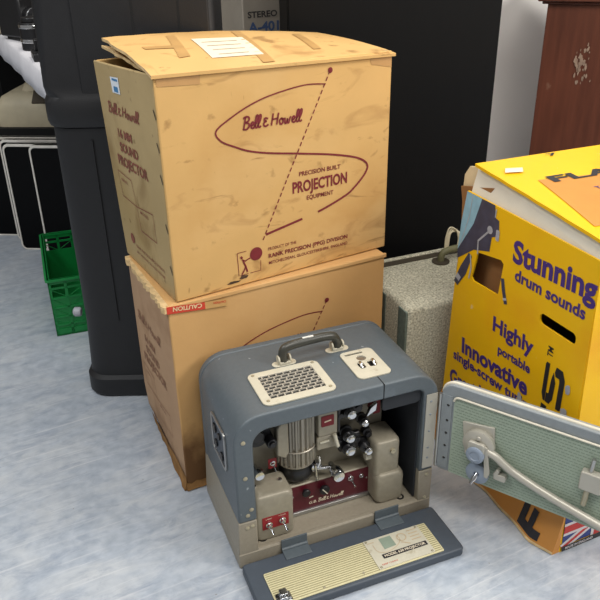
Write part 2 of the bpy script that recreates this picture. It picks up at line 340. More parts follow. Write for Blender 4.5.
# ---------------------------------------------------------------- the two projector cartons
def ragged(a, b, n, amp, seed):
    rnd = random.Random(seed); a, b = Vector(a), Vector(b); d = (b-a); nn = Vector((-d.y, d.x)).normalized()
    return [tuple(a+d*(i/n)+nn*rnd.uniform(-amp, amp)+d*rnd.uniform(-.3, .3)/n) for i in range(1, n)]
def patch(mb, q, fn, n=8, off=.0012):
    q = [Vector(p) for p in q]
    g = [[fn(*((q[0]*(1-i/n)+q[1]*(i/n))*(1-j/n)+(q[3]*(1-i/n)+q[2]*(i/n))*(j/n)), off) for i in range(n+1)] for j in range(n+1)]
    for j in range(n):
        for i in range(n): mb.face([g[j][i], g[j][i+1], g[j+1][i+1], g[j+1][i]])
def carton_print(mb, O, dz=0.0, dx=0.0):
    """the S-shaped beam print of the front panel; coordinates are panel x and height"""
    U, V = X3, Z3; o = .0011
    sh = lambda pts: [(p[0]+dx, p[1]+dz) for p in pts]
    c = smoothline([(.3308, .8101), (.2848, .8126), (.2178, .8027), (.1729, .7898), (.1344, .7723), (.104, .753), (.1117, .7349), (.1389, .7205), (.1685, .7085), (.2095, .6988), (.271, .6886), (.3483, .6746), (.4053, .6592), (.4293, .6427), (.4256, .6246), (.4009, .6004), (.3768, .5854), (.3132, .5646), (.2575, .554), (.1944, .5424)])
    n = len(c); w = [.0022+.0026*(i/n) for i in range(n)]
    k = int(n*.90); mb.strip(sh(c[:k]), w[:k], O, U, V, o); mb.strip(sh(c[k+3:]), w[k+3:], O, U, V, o)
    a, b = Vector((.3411, .8338)), Vector((.185, .5285))
    for i in range(27):
        t0, t1 = i/27, (i+.62)/27; p, q = a.lerp(b, t0), a.lerp(b, t1); mb.strip(sh([p, q]), .0024, O, U, V, o)
    mb.flat(sh(circ(.3411, .8338, .0052)), O, U, V, o)
    script_sig(mb, .155+dx, .7488+dz, .125, .021, O, U, V, o, lw=.16)
    mb.text('PRECISION BUILT', .2708+dx, .6445+dz, .0945, .0085, O, U, V, o, .012)
    mb.text('PROJECTION', .2555+dx, .613+dz, .126, .0215, O, U, V, o, .03)
    mb.text('EQUIPMENT', .2873+dx, .5945+dz, .0615, .0085, O, U, V, o, .012)
    mb.text('PRODUCT OF THE', .1974+dx, .5086+dz, .064, .006, O, U, V, o, .005)
    mb.text('RANK PRECISION (PPG) DIVISION', .198+dx, .4925+dz, .186, .0085, O, U, V, o, .02)
    mb.text('MITCHELDEAN, GLOUCESTERSHIRE, ENGLAND', .198+dx, .479+dz, .186, .0062, O, U, V, o, .008)
    mb.strip(sh([(.1303, .5179), (.1500, .5185)]), .0012, O, U, V, o)
    mb.strip(sh([(.1303, .5179), (.1317, .4709), (.152, .471)]), .0012, O, U, V, o); mb.strip(sh([(.156, .4712), (.1795, .4714), (.180, .492)]), .0012, O, U, V, o)
    mb.strip(sh([(.137, .5095), (.1405, .505)]), .0045, O, U, V, o); mb.strip(sh([(.14, .503), (.1465, .4985), (.1575, .5028)]), .0026, O, U, V, o)
    mb.strip(sh([(.1415, .501), (.1477, .486), (.150, .475)]), .0032, O, U, V, o); mb.strip(sh([(.1472, .487), (.142, .478), (.138, .4725)]), .0028, O, U, V, o)
    ring = circ(.1708, .508, .0135, 24)
    mb.flat(sh(ring), O, U, V, o)
def side_print(O, parent, ink='ink_faint'):
    U, V = Vector((0, -1, 0)), Z3; o = .0011
    def one(name, fn): b = MB(); fn(b); b.build(name, ink, parent, smooth=0)
    one('side_signature', lambda b: script_sig(b, -.232, .765, .152, .019, O, U, V, o, (1, 0.0), .17))
    for t, x, z, w, h in (('16 MM', -.198, .7215, .068, .016), ('SOUND', -.199, .6935, .09, .0175), ('PROJECTOR', -.222, .6635, .150, .0195)):
        one('side_lettering', lambda b: b.text(t, x, z, w, h, O, U, V, o, .03))
    one('printed_frame', lambda b: (b.strip([(-.2367, .6461), (-.1662, .641), (-.1552, .5914), (-.2294, .5938)], .0022, O, U, V, o, True), b.text('SERIAL', -.224, .627, .035, .006, O, U, V, o, .01)))
    one('printed_frame', lambda b: (b.strip([(-.1552, .5914), (-.0729, .5996), (-.0684, .5448), (-.1487, .5434)], .0022, O, U, V, o, True), b.text('MODEL', -.140, .582, .042, .006, O, U, V, o, .01)))
    one('printed_ball', lambda b: b.flat(circ(-.2122, .506, .011), O, U, V, o))
    one('address_lettering', lambda b: (b.text('RANK PRECISION (PPG) DIVISION', -.1948, .4925, .15, .006, O, U, V, o, .01), b.text('MITCHELDEAN, GLOUCESTERSHIRE', -.196, .4795, .15, .005, O, U, V, o, .005)))

def carton_walls(mb, w, d, h, t=.005, side=1):
    mb.m = 0; mb.box(0, w, 0, t, 0, h)
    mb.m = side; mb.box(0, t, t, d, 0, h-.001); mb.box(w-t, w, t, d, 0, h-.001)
    mb.m = 0; mb.box(t, w-t, d-t, d, 0, h-.001); mb.box(t, w-t, t, d-t, 0, t)
def worn(o, amp, scale, seed, cut=6, lock=lambda co: False):
    """knock the corners and edges of a carton about a little"""
    me = o.data; bm = bmesh.new(); bm.from_mesh(me)
    bmesh.ops.subdivide_edges(bm, edges=[e for e in bm.edges if e.calc_length() > .06], cuts=cut, use_grid_fill=True)
    for v in bm.verts:
        if not lock(v.co):
            n = mnoise.noise_vector(v.co*scale+Vector((seed, seed*1.7, 0))); v.co += n*amp
    bm.to_mesh(me); bm.free()

ZA = .4495
A = thing('cardboard_carton', (-.231, 1.247, ZA), 30.4, 'large brown cardboard carton with white price sticker and lifted lid, stacked on another carton', 'cardboard box')
ha = .857-ZA; OA = (0, 0, -ZA)
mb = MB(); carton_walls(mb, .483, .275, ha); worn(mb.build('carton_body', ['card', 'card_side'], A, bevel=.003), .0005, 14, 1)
def lidz(x, y, off=0):
    s, t = x/.486, y/.285
    zf = .8585-.004*s; zb = .895*(1-s)+.858*s+.008*math.sin(math.pi*s)
    return Vector((x, y, zf*(1-t**1.1)+zb*t**1.1+.006*math.sin(math.pi*max(0, min(1, t)))*(1-s*.4)+off-ZA)) if t > 0 else Vector((x, y, zf+off-ZA+.3*y))
mb = MB()
nx, ny = 16, 8; gx = [-.004+.491*i/nx for i in range(nx+1)]; gy = [-.006+.287*j/ny for j in range(ny+1)]
rnd = random.Random(3)
top = [[None]*(nx+1) for _ in gy]; bot = [[None]*(nx+1) for _ in gy]
for j, y in enumerate(gy):
    for i, x in enumerate(gx):
        xx = x+.030*(1-x/.486)*max(0, y/.285)+(rnd.uniform(-.003, .003) if i == 0 else 0); yy = y+(rnd.uniform(-.003, .003) if j == ny else 0)
        p = lidz(xx, yy); top[j][i] = mb.bm.verts.new(p); bot[j][i] = mb.bm.verts.new(p-Z3*.0055)
for j in range(ny):
    for i in range(nx):
        mb.bm.faces.new((top[j][i], top[j][i+1], top[j+1][i+1], top[j+1][i])); mb.bm.faces.new((bot[j][i], bot[j+1][i], bot[j+1][i+1], bot[j][i+1]))
def rim(vs_t, vs_b, m):
    for a, b, c, d in zip(vs_t, vs_t[1:], vs_b[1:], vs_b): mb.bm.faces.new((a, b, c, d)).material_index = m
rim(top[0], bot[0], 0); rim(top[-1], bot[-1], 1); rim([r[0] for r in top], [r[0] for r in bot], 1); rim([r[-1] for r in top], [r[-1] for r in bot], 1)
mb.build('top_flap', ['card', 'torn'], A)
# the inner end flap that shows its torn edge under the lifted lid
mb = MB(); pts = [(.012, .01), (.10, .012), (.10, .262), (.018, .268)]+ragged((.018, .268), (.012, .01), 14, .003, 5)
b = [Vector((p[0], p[1], .852+.034*(p[1]/.27)-.02*p[0]/.1-ZA)) for p in pts]
va = [mb.bm.verts.new(q) for q in b]; vb = [mb.bm.verts.new(q-Z3*.005) for q in b]; mb.bm.faces.new(va); mb.bm.faces.new(vb[::-1])
for i in range(len(va)): mb.bm.faces.new((va[i], va[(i+1) % len(va)], vb[(i+1) % len(va)], vb[i]))
mb.build('inner_flap', 'torn', A)
mb = MB(); carton_print(mb, OA); mb.build('front_print', 'ink', A, smooth=0)
side_print(OA, A)
# paper tape, label and sticker
mb = MB(); patch(mb, [(.1337, .0533), (.2346, .052), (.2667, .1936), (.1637, .1982)], lidz)
mb.m = 1
for k in range(4): patch(mb, [(.155+.004*k, .07+.03*k), (.215+.008*k, .07+.03*k), (.216+.008*k, .073+.03*k), (.156+.004*k, .073+.03*k)], lidz, 3, .0018)
mb.build('address_label', ['paper', 'paperline'], A, smooth=0)
for q in ([(.0801, .0693), (.1035, .0754), (.1536, .250), (.1353, .245)], [(.2054, .004), (.2293, .004), (.2995, .27), (.2817, .27)], [(.3454, .0622), (.3635, .0626), (.4132, .2271), (.3946, .2243)], [(.05, .14), (.12, .132), (.122, .152), (.052, .16)]):
    mb = MB(); patch(mb, q, lidz); mb.build('tape_strip', 'tape_pale', A, smooth=0)
for q in ([(.0027, .8567), (.0825, .8567), (.0804, .8343), (.0039, .8373)], [(.4283, .8535), (.4815, .8526), (.4815, .8265), (.4335, .8354)]):
    mb = MB(); mb.flat(q, OA, X3, Z3, .0009); mb.build('corner_tape', 'tape', A, smooth=0)
mb = MB(); US = Vector((0, -1, 0)); mb.flat([(-.1925, .8053), (-.1549, .8057), (-.156, .8357), (-.1952, .8338)], OA, US, Z3, .001)
mb.m = 1; mb.flat(rr(-.183, -.163, .808, .818, .001), OA, US, Z3, .0014); mb.flat(rr(-.187, -.16, .828, .832, .001), OA, US, Z3, .0014)
mb.build('price_sticker', ['stick', 'stickblue'], A, smooth=0)
for z in (.80, .745, .69, .6, .52):
    mb = MB(); mb.strip([(-.012, z), (-.004, z-.016)], .003, OA, US, Z3, .0012); mb.build('staple', 'leather_dark', A, smooth=0)

for x, z, rx, rz in ((.142, .4665, .009, .004), (.120, .4605, .014, .0025)):
    mb = MB(); mb.flat([(x+rx*math.cos(i*.5236)*(1+.2*math.sin(i*2.1)), z+rz*math.sin(i*.5236)*(1+.25*math.cos(i*1.7))) for i in range(12)], OA, X3, Z3, .0013); mb.build('dark_smudge', 'smudge', A, smooth=0)
def lean(root, w, d, h):     # the carton has been pushed out of square over the years
    for c in root.children:
        for v in c.data.vertices:
            x, y, z = v.co; k = max(0, min(1, 1-x/w)); b = max(0, min(1, y/d)); q = max(0, min(1.1, z/h))
            v.co = (x-.012*k*b*q, y+.014*b*q*k, z+.010*k*(1-b)*q-.006*k*b*q)
lean(A, .483, .275, ha)
B = thing('cardboard_carton', (-.247, 1.238, 0), 27.4, 'brown cardboard carton with stained crushed bottom edge and red caution tape, under the upper carton', 'cardboard box')
hb = .4485
mb = MB(); carton_walls(mb, .483, .262, hb-.004); mb.m = 0; mb.box(.001, .482, .001, .261, hb-.005, hb-.0005)
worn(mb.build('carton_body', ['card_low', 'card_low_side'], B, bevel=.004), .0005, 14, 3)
mb = MB(); OB = Vector((0, 0, 0))
carton_print(mb, OB, .3756-.8338-.003, 0); 
o = mb.build('front_print', 'ink', B, smooth=0)
bm = bmesh.new(); bm.from_mesh(o.data); bmesh.ops.delete(bm, geom=[v for v in bm.verts if v.co.z < .07], context='VERTS'); bm.to_mesh(o.data); bm.free()
side_print((0, 0, -.4495), B, 'ink_ghost')
# torn rim of the top flap: ragged ledge on the left and in front
def slab(mb, pts, z0, z1, m=0):
    a = [mb.bm.verts.new((p[0], p[1], z0 if not callable(z0) else z0(p))) for p in pts]; b = [mb.bm.verts.new((p[0], p[1], z1 if not callable(z1) else z1(p))) for p in pts]
    mb.bm.faces.new(a[::-1]); mb.bm.faces.new(b)
    for i in range(len(pts)): mb.bm.faces.new((a[i], a[(i+1) % len(pts)], b[(i+1) % len(pts)], b[i]))
mb = MB(); pts = [(.012, -.002), (.012, .262), (-.005, .264)]+ragged((-.005, .264), (-.009, -.004), 34, .0036, 8)+[(-.008, -.004)]
slab(mb, pts, lambda p: hb-.013+.004*mnoise.noise(Vector((p[0]*40, p[1]*40, 0))), lambda p: hb-.0006 if p[0] > .01 else hb-.001+.0012*mnoise.noise(Vector((p[0]*30, p[1]*45, 3))))
mb.build('torn_rim', 'torn', B, smooth=0)
mb = MB(); mb.box(-.004, .486, -.0035, .003, hb-.010, hb-.0005); mb.build('top_flap', 'card_low', B, bevel=.002)
# soaked, flared bottom flaps
mb = MB()
def flare(mb, path, out, h, seed):
    rnd = random.Random(seed); rows = []
    for (x, y) in path:
        k = rnd.uniform(.75, 1.25); o_ = Vector((out[0], out[1], 0))*k
        rows.append([Vector((x, y, h*rnd.uniform(.8, 1.15)))-o_*.04, Vector((x, y, h*.5))+o_*.45, Vector((x, y, .003))+o_*rnd.uniform(.9, 1.2), Vector((x, y, .001))+o_*.1])
    vv = [[mb.bm.verts.new(p) for p in r] for r in rows]
    for a, b in zip(vv, vv[1:]):
        for i in range(4): mb.bm.faces.new((a[i], a[(i+1) % 4], b[(i+1) % 4], b[i]))
    mb.bm.faces.new(vv[0]); mb.bm.faces.new(vv[-1][::-1])
flare(mb, [(-.001, .262-.262*i/18) for i in range(19)], (-.006, 0), .034, 2)
mb.build('bottom_flap', 'torn_dark', B, smooth=50)
mb = MB(); flare(mb, [(-.002+.09*i/8, -.001) for i in range(9)], (0, -.004), .02, 6); mb.build('bottom_flap', 'torn_dark', B, smooth=50)
# upside-down CAUTION tape along the top left corner
mb = MB(); mb.m = 0; mb.flat([(-.004, .4325), (.0719, .4245), (.0719, .4395), (-.004, .448)], OB, X3, Z3, .0042)
mb.m = 1; mb.flat([(.0719, .4245), (.117, .420), (.117, .4355), (.0719, .4395)], OB, X3, Z3, .0042)
mb.m = 2; mb.text('CAUTION', .066, .4385, .058, .0085, OB, X3, Z3, .0048, .03, 0, (-1, .105))
mb.m = 0; mb.text('CAUTION', .115, .4325, .026, .0045, OB, X3, Z3, .0048, .02, 0, (-1, .105))
mb.build('caution_tape', ['red', 'tape_pale', 'cream_ink'], B, smooth=0)

for c in B.children:      # the bottom back corner has been crushed in
    for v in c.data.vertices:
        k = max(0, 1-v.co.z/.11); v.co.x += .022*k*k*max(0, v.co.y/.262)*max(0, 1-v.co.x/.3)
# ---------------------------------------------------------------- the film projector in its carrying case
K = .991
P = thing('film_projector', (-.12*K, 1.029*K, 1.105*(1-K)), 21.26, 'open grey-blue film projector in its carrying case with a front door, standing before the cartons', 'film projector')
P.scale = (K, K, K)
PW, PD, PH = .407, .233, .334; O0 = Vector((0, 0, 0))
def roundcyl(mb, p, q, r, n=24, e=.15):
    d = Vector(q)-Vector(p); L = d.length; mb.lathe([(r*(1-e), 0), (r, r*e), (r, L-r*e), (r*(1-e), L)], p, d, n)
# case cover: inverted U with thick walls, front frame, back wall
mb = MB()
arcs = lambda cx, cz, r, a0, a1, n=8: [(cx+r*math.cos(R(a0+(a1-a0)*i/n)), cz+r*math.sin(R(a0+(a1-a0)*i/n))) for i in range(n+1)]
outer = [(0, .102)]+arcs(.055, PH-.055, .055, 180, 90)+arcs(PW-.055, PH-.055, .055, 90, 0)+[(PW, .102)]
inner = [(.376, .102)]+arcs(.376-.016, .300-.016, .016, 0, 90)+arcs(.036+.03, .300-.03, .03, 90, 180)+[(.036, .102)]
mb.prism(outer+inner, O0, X3, Z3, -.216)
mb2 = MB(); 
mb.prism([(0, .012)]+outer+[(PW, .012)], (0, .216, 0), X3, Z3, -.017)
mb.build('case_cover', 'blue', P, bevel=.004, seg=3)
# dark liner behind the mechanism and the lip under the top right
mb = MB(); mb.box(.037, .375, .205, .2155, .03, .299); mb.box(.372, .3757, .012, .205, .03, .285); mb.build('case_lining', 'inner_dark', P)
mb = MB(); mb.prism(rr(.292, .374, .268, .2995, (.006, .012, .002, .001)), (0, .014, 0), X3, Z3, .006); mb.build('inner_lip', 'inner_dark', P, bevel=.001)
mb = MB(); mb.box(.289, .2905, -.0007, .035, .299, PH+.0006); mb.build('lid_seam', 'soot', P)
# base tray
mb = MB()
mb.prism(rr(-.004, PW, -.001, PD, .003, 3), (0, 0, -.0075), X3, Y3, .0335)
mb.hexa([(-.004, 0, .02), (.0355, 0, .02), (.0355, PD-.002, .02), (-.004, PD-.002, .02), (0, 0, .1015), (.0355, 0, .1015), (.0355, PD-.002, .1015), (0, PD-.002, .1015)]); mb.box(.3765, PW, .0, PD-.002, .02, .1015); mb.box(.03, .38, 0, .010, .02, .0275); mb.box(.03, .38, .010, .054, .018, .024)
mb.build('base_tray', 'taupe', P, bevel=.002)
for x, y in ((.03, .03), (.377, .03), (.03, .2), (.377, .2)):
    mb = MB(); mb.cyl((x, y, -.0097), (x, y, .004), .012, .013); mb.build('rubber_foot', 'black', P)
# rivets on the front frame
for x, z in ((.018, .284), (.018, .205), (.0185, .118), (.026, .130), (.016, .088), (.026, .09), (.394, .090), (.393, .03)):
    mb = MB(); mb.lathe([(.0042, 0), (.0042, .001), (.002, .0022), (0, .0024)], (x, 0, z), (0, -1, 0), 14); mb.build('rivet', 'brass', P)
# carrying handle
H = MB(); hp = smoothline([(.147, .137, PH+.008), (.145, .137, PH+.022), (.154, .138, PH+.035), (.20, .140, PH+.038), (.246, .143, PH+.035), (.259, .144, PH+.022), (.260, .144, PH+.008)], 7)
H.tube(hp, .0088, 12); hd = H.build('carry_handle', 'handle', P, smooth=60); hd['label'] = 'dark carrying handle'
mb = MB(); mb.box(.186, .208, .1365, .1405, PH+.0455, PH+.0475); mb.build('handle_mark', 'white', hd)
for cx, cy in ((.147, .137), (.260, .144)):
    mb = MB(); mb.prism(rr(cx-.024, cx+.024, cy-.009, cy+.009, .0089), (0, 0, PH), X3, Y3, .0025)
    mb.prism(rr(cx-.012, cx+.012, cy-.0085, cy+.0085, .003), (0, 0, PH+.0025), X3, Y3, .006)
    mb.cyl((cx-.013, cy, PH+.012), (cx-.0095, cy, PH+.012), .008); mb.cyl((cx+.0095, cy, PH+.012), (cx+.013, cy, PH+.012), .008)
    mb.build('handle_mount', 'cream', P, bevel=.0008)
# ventilation grille
def gx(x, y): return (x, y)
mb = MB(); fr = rr(.066, .206, .017, .123, .013); hole = rr(.0835, .190, .034, .108, .003)
mb.sheet(fr, [hole[::-1]], (0, 0, PH), X3, Y3, .0035); g = mb.build('vent_grille', 'cream', P, bevel=.0008); g['label'] = 'cream bordered top grille'
mb = MB(); mb.box(.083, .1905, .0335, .1085, PH-.0002, PH+.0004); mb.build('grille_backing', 'soot', g)
mb = MB(); rows = 8
for r in range(rows+1):
    y = .034+.074*r/rows; mb.box(.0835, .190, y-.0009, y+.0009, PH+.0002, PH+.003)
for r in range(rows):
    for c in range(8):
        x = .0835+.1065*(c+(.5 if r % 2 else 0))/7.6
        if x < .189: mb.box(x-.0011, x+.0011, .034+.074*r/rows, .034+.074*(r+1)/rows, PH+.0002, PH+.003)
mb.build('grille_bars', 'slotbar', g)
for x, y in ((.077, .029), (.196, .029), (.077, .115), (.196, .115)):
    mb = MB(); mb.lathe([(.0035, 0), (.003, .0012), (0, .0016)], (x, y, PH+.0035), Z3, 12); mb.build('screw', 'brass', g)
# latch plate on the top
mb = MB(); outl = rr(.254, .322, .028, .124, .011); mb.sheet(outl, [circ(.2885, .094, .0095, 18)[::-1], rr(.262, .300, .110, .1155, .0025, 3)[::-1], rr(.272, .284, .060, .078, .002, 2)[::-1], rr(.292, .304, .060, .078, .002, 2)[::-1]], (0, 0, PH), X3, Y3, .003)
lp = mb.build('latch_plate', 'cream', P, bevel=.0006); lp['label'] = 'cream latch plate on the case top'
mb = MB(); mb.cyl((.2885, .094, PH), (.2885, .094, PH+.0012), .0094); mb.build('lock_button', 'steel', lp)
mb = MB(); mb.box(.262, .300, .110, .1155, PH, PH+.0006); mb.box(.272, .284, .06, .078, PH, PH+.0006); mb.box(.292, .304, .06, .078, PH, PH+.0006); mb.build('latch_recess', 'black', lp)
for x in (.2715, .2975):
    mb = MB(); mb.tube([(x+.0045, .061, PH+.003), (x+.0045, .066, PH+.0075), (x+.0045, .073, PH+.0075), (x+.0045, .078, PH+.003)], .0035, 8); mb.build('latch_hook', 'chrome', lp, smooth=60)
# plate with sockets on the left side
mb = MB(); sp = [(-.150, .172), (-.062, .182), (-.037, .277), (-.128, .276)]
cx = sum(p[0] for p in sp)/4; cz = sum(p[1] for p in sp)/4
mb.sheet(rr(-.137, -.048, .186, .272, .012), [rr(-.131, -.054, .192, .266, .008)[::-1]], O0, Vector((0, -1, 0)), Z3, .004); pl = mb.build('socket_plate', 'steel', P, bevel=.0008); pl['label'] = 'steel-rimmed connection plate on the case side'
mb = MB(); mb.prism(rr(-.132, -.053, .191, .267, .008), O0, Vector((0, -1, 0)), Z3, .002); mb.build('socket_panel', 'blue_dark', pl)
for y, z, r in ((-.112, .246, .010), (-.082, .246, .007), (-.108, .214, .008), (-.072, .208, .009)):
    mb = MB(); mb.cyl((-.003, -y, z), (-.0055, -y, z), r); mb.build('socket', 'black', pl)
# ---- mechanism
mb = MB()
mb.prism([(.04, .026), (.34, .026), (.34, .2), (.335, .235), (.318, .29), (.318, .298), (.04, .298)], (0, .095, 0), X3, Z3, -.02)
mb.build('mechanism_plate', 'mech', P, bevel=.004)
mb = MB(); mb.box(.04, .31, .058, .2, .027, .1005); mb.build('amplifier_box', 'mech', P, bevel=.003)
mb = MB(); mb.prism([(.100, .036), (.303, .036), (.301, .0985), (.118, .0985)], (0, .0575, 0), X3, Z3, .0012); ap = mb.build('amplifier_panel', 'crimson', P); ap['label'] = 'dark crimson control panel'
mb = MB(); mb.box(.10, .305, .052, .058, .028, .036); mb.build('panel_trim', 'steel', P, bevel=.001)
mb = MB(); mb.text('G.B.', .161, .0465, .017, .0065, (0, .0563, 0), X3, Z3, .0006, .012, .2); script_sig(mb, .181, .0465, .056, .0085, (0, .0563, 0), X3, Z3, .0006, (1, .0), .16); mb.build('panel_lettering', 'paper', ap, smooth=0)
def toggle(parent, x, y, z, s=1.0, tilt=(.1, -1, -.5)):
    mb = MB(); mb.lathe([(.0062*s, 0), (.0062*s, .002*s), (.0042*s, .0022*s), (.0036*s, .007*s), (0, .007*s)], (x, y, z), (0, -1, 0), 16)
    d = Vector(tilt).normalized(); b = Vector((x, y-.006*s, z)); e = b+d*.016*s; mb.tube([b, b+d*.008*s, e], [.0014*s, .0018*s, .0026*s], 10); mb.build('toggle_switch', 'chrome', parent, smooth=50)
def knob(parent, x, y, z, r, L, m='chrome', name='knob', ax=(0, -1, 0)):
    mb = MB(); mb.lathe([(r*.45, 0), (r*.45, L*.45), (r*.95, L*.5), (r, L*.6), (r, L*.9), (r*.85, L), (r*.3, L*.97), (0, L*.97)], (x, y, z), ax, 22); return mb.build(name, m, parent, smooth=40)
knob(ap, .153, .0563, .085, .0085, .012, 'black', 'volume_knob'); knob(ap, .192, .0563, .080, .0105, .012, 'black', 'tone_knob')
mb = MB(); mb.strip([(.186, .086), (.197, .071)], .0022, (0, .0443, 0), X3, Z3, .0006); mb.strip([(.162, .063), (.171, .0645)], .003, (0, .0563, 0), X3, Z3, .0006); mb.build('pointer_mark', 'cream', ap, smooth=0)
toggle(ap, .252, .0563, .0835); toggle(ap, .276, .0563, .082, .8, (.4, -1, .5))
mb = MB(); mb.lathe([(.009, 0), (.009, .003), (.005, .0035), (.0045, .009), (0, .0095)], (.119, .0563, .078), (0, -1, 0), 16); mb.build('jack_socket', 'chrome', ap)
# ribbed lamp house
lx, ly = .147, .088
mb = MB(); prof = []
n = 44
out = [(lx+(.040 if i % 2 else .0355)*math.cos(2*math.pi*(i+q)/n), ly+(.040 if i % 2 else .0355)*math.sin(2*math.pi*(i+q)/n)) for i in range(n) for q in (-.28, .28)]
mb.loft([(.150, out), (.298, out)])
lh = mb.build('lamp_house', 'alu', P, smooth=20); lh['label'] = 'ribbed silver lamp house'
mb = MB(); mb.lathe([(.0412, 0), (.0425, .0015), (.0412, .003)], (lx, ly, .186), Z3, 40); mb.lathe([(.0385, 0), (.0385, .004)], (lx, ly, .147), Z3, 40); mb.build('lamp_house_band', 'alu', lh)
mb = MB(); mb.lathe([(.028, 0), (.032, .004), (.034, .012), (.034, .024), (.032, .028), (.032, .036), (.038, .043)], (lx, ly, .106), Z3, 40); mb.build('lamp_base', 'black', lh, smooth=50)
mb = MB(); mb.prism([(.098, .188), (.116, .176), (.123, .19), (.123, .262), (.112, .268), (.100, .250)], (0, .055, 0), X3, Z3, -.02); mb.build('lamp_house_door', 'mech', lh, bevel=.003)
# motor parts in the dark at the left
mb = MB(); mb.cyl((.066, .07, .235), (.066, .096, .235), .026); mb.cyl((.066, .062, .235), (.066, .07, .235), .012); mb.build('fan_pulley', 'black', P, bevel=.001)
mb = MB(); mb.cyl((.088, .05, .223), (.088, .09, .223), .010); mb.cyl((.088, .046, .223), (.088, .05, .223), .006); mb.build('belt_roller', 'black', P, bevel=.001)
knob(P, .058, .075, .164, .0105, .034, 'chrome', 'tilt_knob'); 
mb = MB(); mb.prism(rr(.086, .103, .147, .170, .001), (0, .0748, 0), X3, Z3, .001); rp = mb.build('switch_plate', 'red_plate', P); toggle(rp, .0945, .0738, .159, .9, (.1, -1, -.7))
# left control box
def softbox(mb, x0, x1, z0, z1, y0, y1, r, taper=.004):
    secs = []
    for y, k in ((y1, 0), (y0+.010, 0), (y0+.004, taper*.5), (y0+.001, taper), (y0, taper*1.9)): secs.append((-y, rr(x0+k, x1-k, z0+k, z1-k, max(.002, r-k*.5))))
    rings = [[mb.bm.verts.new((p[0], -z, p[1])) for p in o_] for z, o_ in secs]; m_ = len(rings[0])
    for a, b in zip(rings, rings[1:]):
        for k in range(m_): mb.bm.faces.new((a[k], a[(k+1) % m_], b[(k+1) % m_], b[k]))
    mb.bm.faces.new(rings[0][::-1]); mb.bm.faces.new(rings[-1])
mb = MB(); softbox(mb, .0362, .116, .0245, .135, .016, .075, .014); cb = mb.build('control_box', 'mech', P, smooth=50)
mb = MB(); mb.prism(rr(.050, .103, .055, .084, .001), (0, .0162, 0), X3, Z3, .0012); rp = mb.build('switch_plate', 'red_plate', cb); rp['label'] = 'red plate with two toggle switches'
toggle(rp, .063, .015, .066, 1.1); toggle(rp, .090, .015, .069, 1.1)
mb = MB(); mb.text('LAMP', .057, .0785, .012, .003, (0, .015, 0), X3, Z3, .0004); mb.text('MOTOR', .083, .0795, .014, .003, (0, .015, 0), X3, Z3, .0004); mb.build('plate_lettering', 'paper', rp, smooth=0)
for x, y in ((.048, .05), (.100, .05)):
    mb = MB(); mb.lathe([(.004, 0), (.004, .003), (0, .0036)], (x, y, .135), Z3, 12); mb.build('screw', 'chrome', cb)
for x in (.052, .350):
    mb = MB(); mb.lathe([(.0085, 0), (.0085, .003), (.005, .003), (.005, .001), (0, .001)], (x, .024, .024), Z3, 18); mb.build('fixing_screw', 'black', P)
# right sound-head housing, narrow above and wide below
mb = MB(); softbox(mb, .292, .348, .080, .176, .028, .09, .010); sh = mb.build('sound_head', 'mech', P, smooth=50)
mb = MB(); softbox(mb, .292, .356, .024, .100, .020, .09, .015); mb.build('sound_head_cover', 'mech', sh, smooth=50)
mb = MB(); mb.lathe([(.0055, 0), (.0055, .004), (.002, .004), (0, .003)], (.330, .028, .150), (0, -1, 0), 16); mb.build('cover_screw', 'brass', sh)
mb = MB(); mb.lathe([(.007, 0), (.007, .012), (0, .013)], (.292, .05, .132), (-1, 0, 0), 16); mb.build('cover_catch', 'cream', sh)
# film gate block beside the lamp house
mb = MB(); mb.prism(rr(.182, .222, .207, .276, .004), (0, .076, 0), X3, Z3, .022); fg = mb.build('film_gate', 'mech', P, bevel=.002)
mb = MB(); mb.prism(rr(.188, .214, .230, .254, .002), (0, .054, 0), X3, Z3, .0012); t = mb.build('name_tag', 'ink', fg)
mb = MB(); mb.strip([(.194, .241), (.208, .243)], .003, (0, .0528, 0), X3, Z3, .0005); mb.build('tag_lettering', 'paper', t, smooth=0)
mb = MB(); mb.prism(rr(.180, .222, .174, .205, .003), (0, .076, 0), X3, Z3, .020); mb.build('gate_lever_block', 'mech', P, bevel=.002)
mb = MB(); mb.tube([(.214, .05, .208), (.217, .048, .192), (.220, .048, .180)], .004, 10); mb.build('gate_catch', 'cream', P, smooth=60)
mb = MB(); mb.tube([(.186, .055, .192), (.204, .054, .194)], .0022, 8); mb.build('gate_pin', 'cream', P)
# sprockets and rollers
def roller(x, z, r, y=.075, L=.030, big=True):
    mb = MB(); mb.lathe([(r*1.5, 0), (r*1.5, .006), (r*1.2, .007), (r*1.2, .014), (r*1.35, .015), (r*1.35, .02)], (x, y, z), (0, -1, 0), 22); s_ = mb.build('sprocket', 'black', P, smooth=40)
    mb = MB(); mb.lathe([(r*.7, .019), (r*.72, L*.85), (r, L*.87), (r, L), (r*.7, L+.002), (r*.3, L+.001), (0, L+.001)], (x, y, z), (0, -1, 0), 22); mb.build('roller_cap', 'chrome', s_, smooth=40)
roller(.249, .246, .0098); roller(.247, .190, .0095); roller(.246, .162, .0105, .072); roller(.281, .157, .0088, .07, .036); roller(.281, .212, .0075, .078, .026)
for (x, z, r) in ((.226, .178, .011), (.266, .172, .012), (.231, .240, .010), (.292, .178, .010), (.268, .247, .012)):
    mb = MB(); mb.lathe([(r, 0), (r, .012), (r*.6, .013), (r*.6, .02), (0, .021)], (x, .077, z), (0, -1, 0), 20); mb.build('guide_roller', 'black', P)
mb = MB(); mb.prism([(.284, .226), (.304, .236), (.306, .254), (.292, .244)], (0, .062, 0), X3, Z3, .008); mb.build('film_guide', 'chrome', P, bevel=.001)
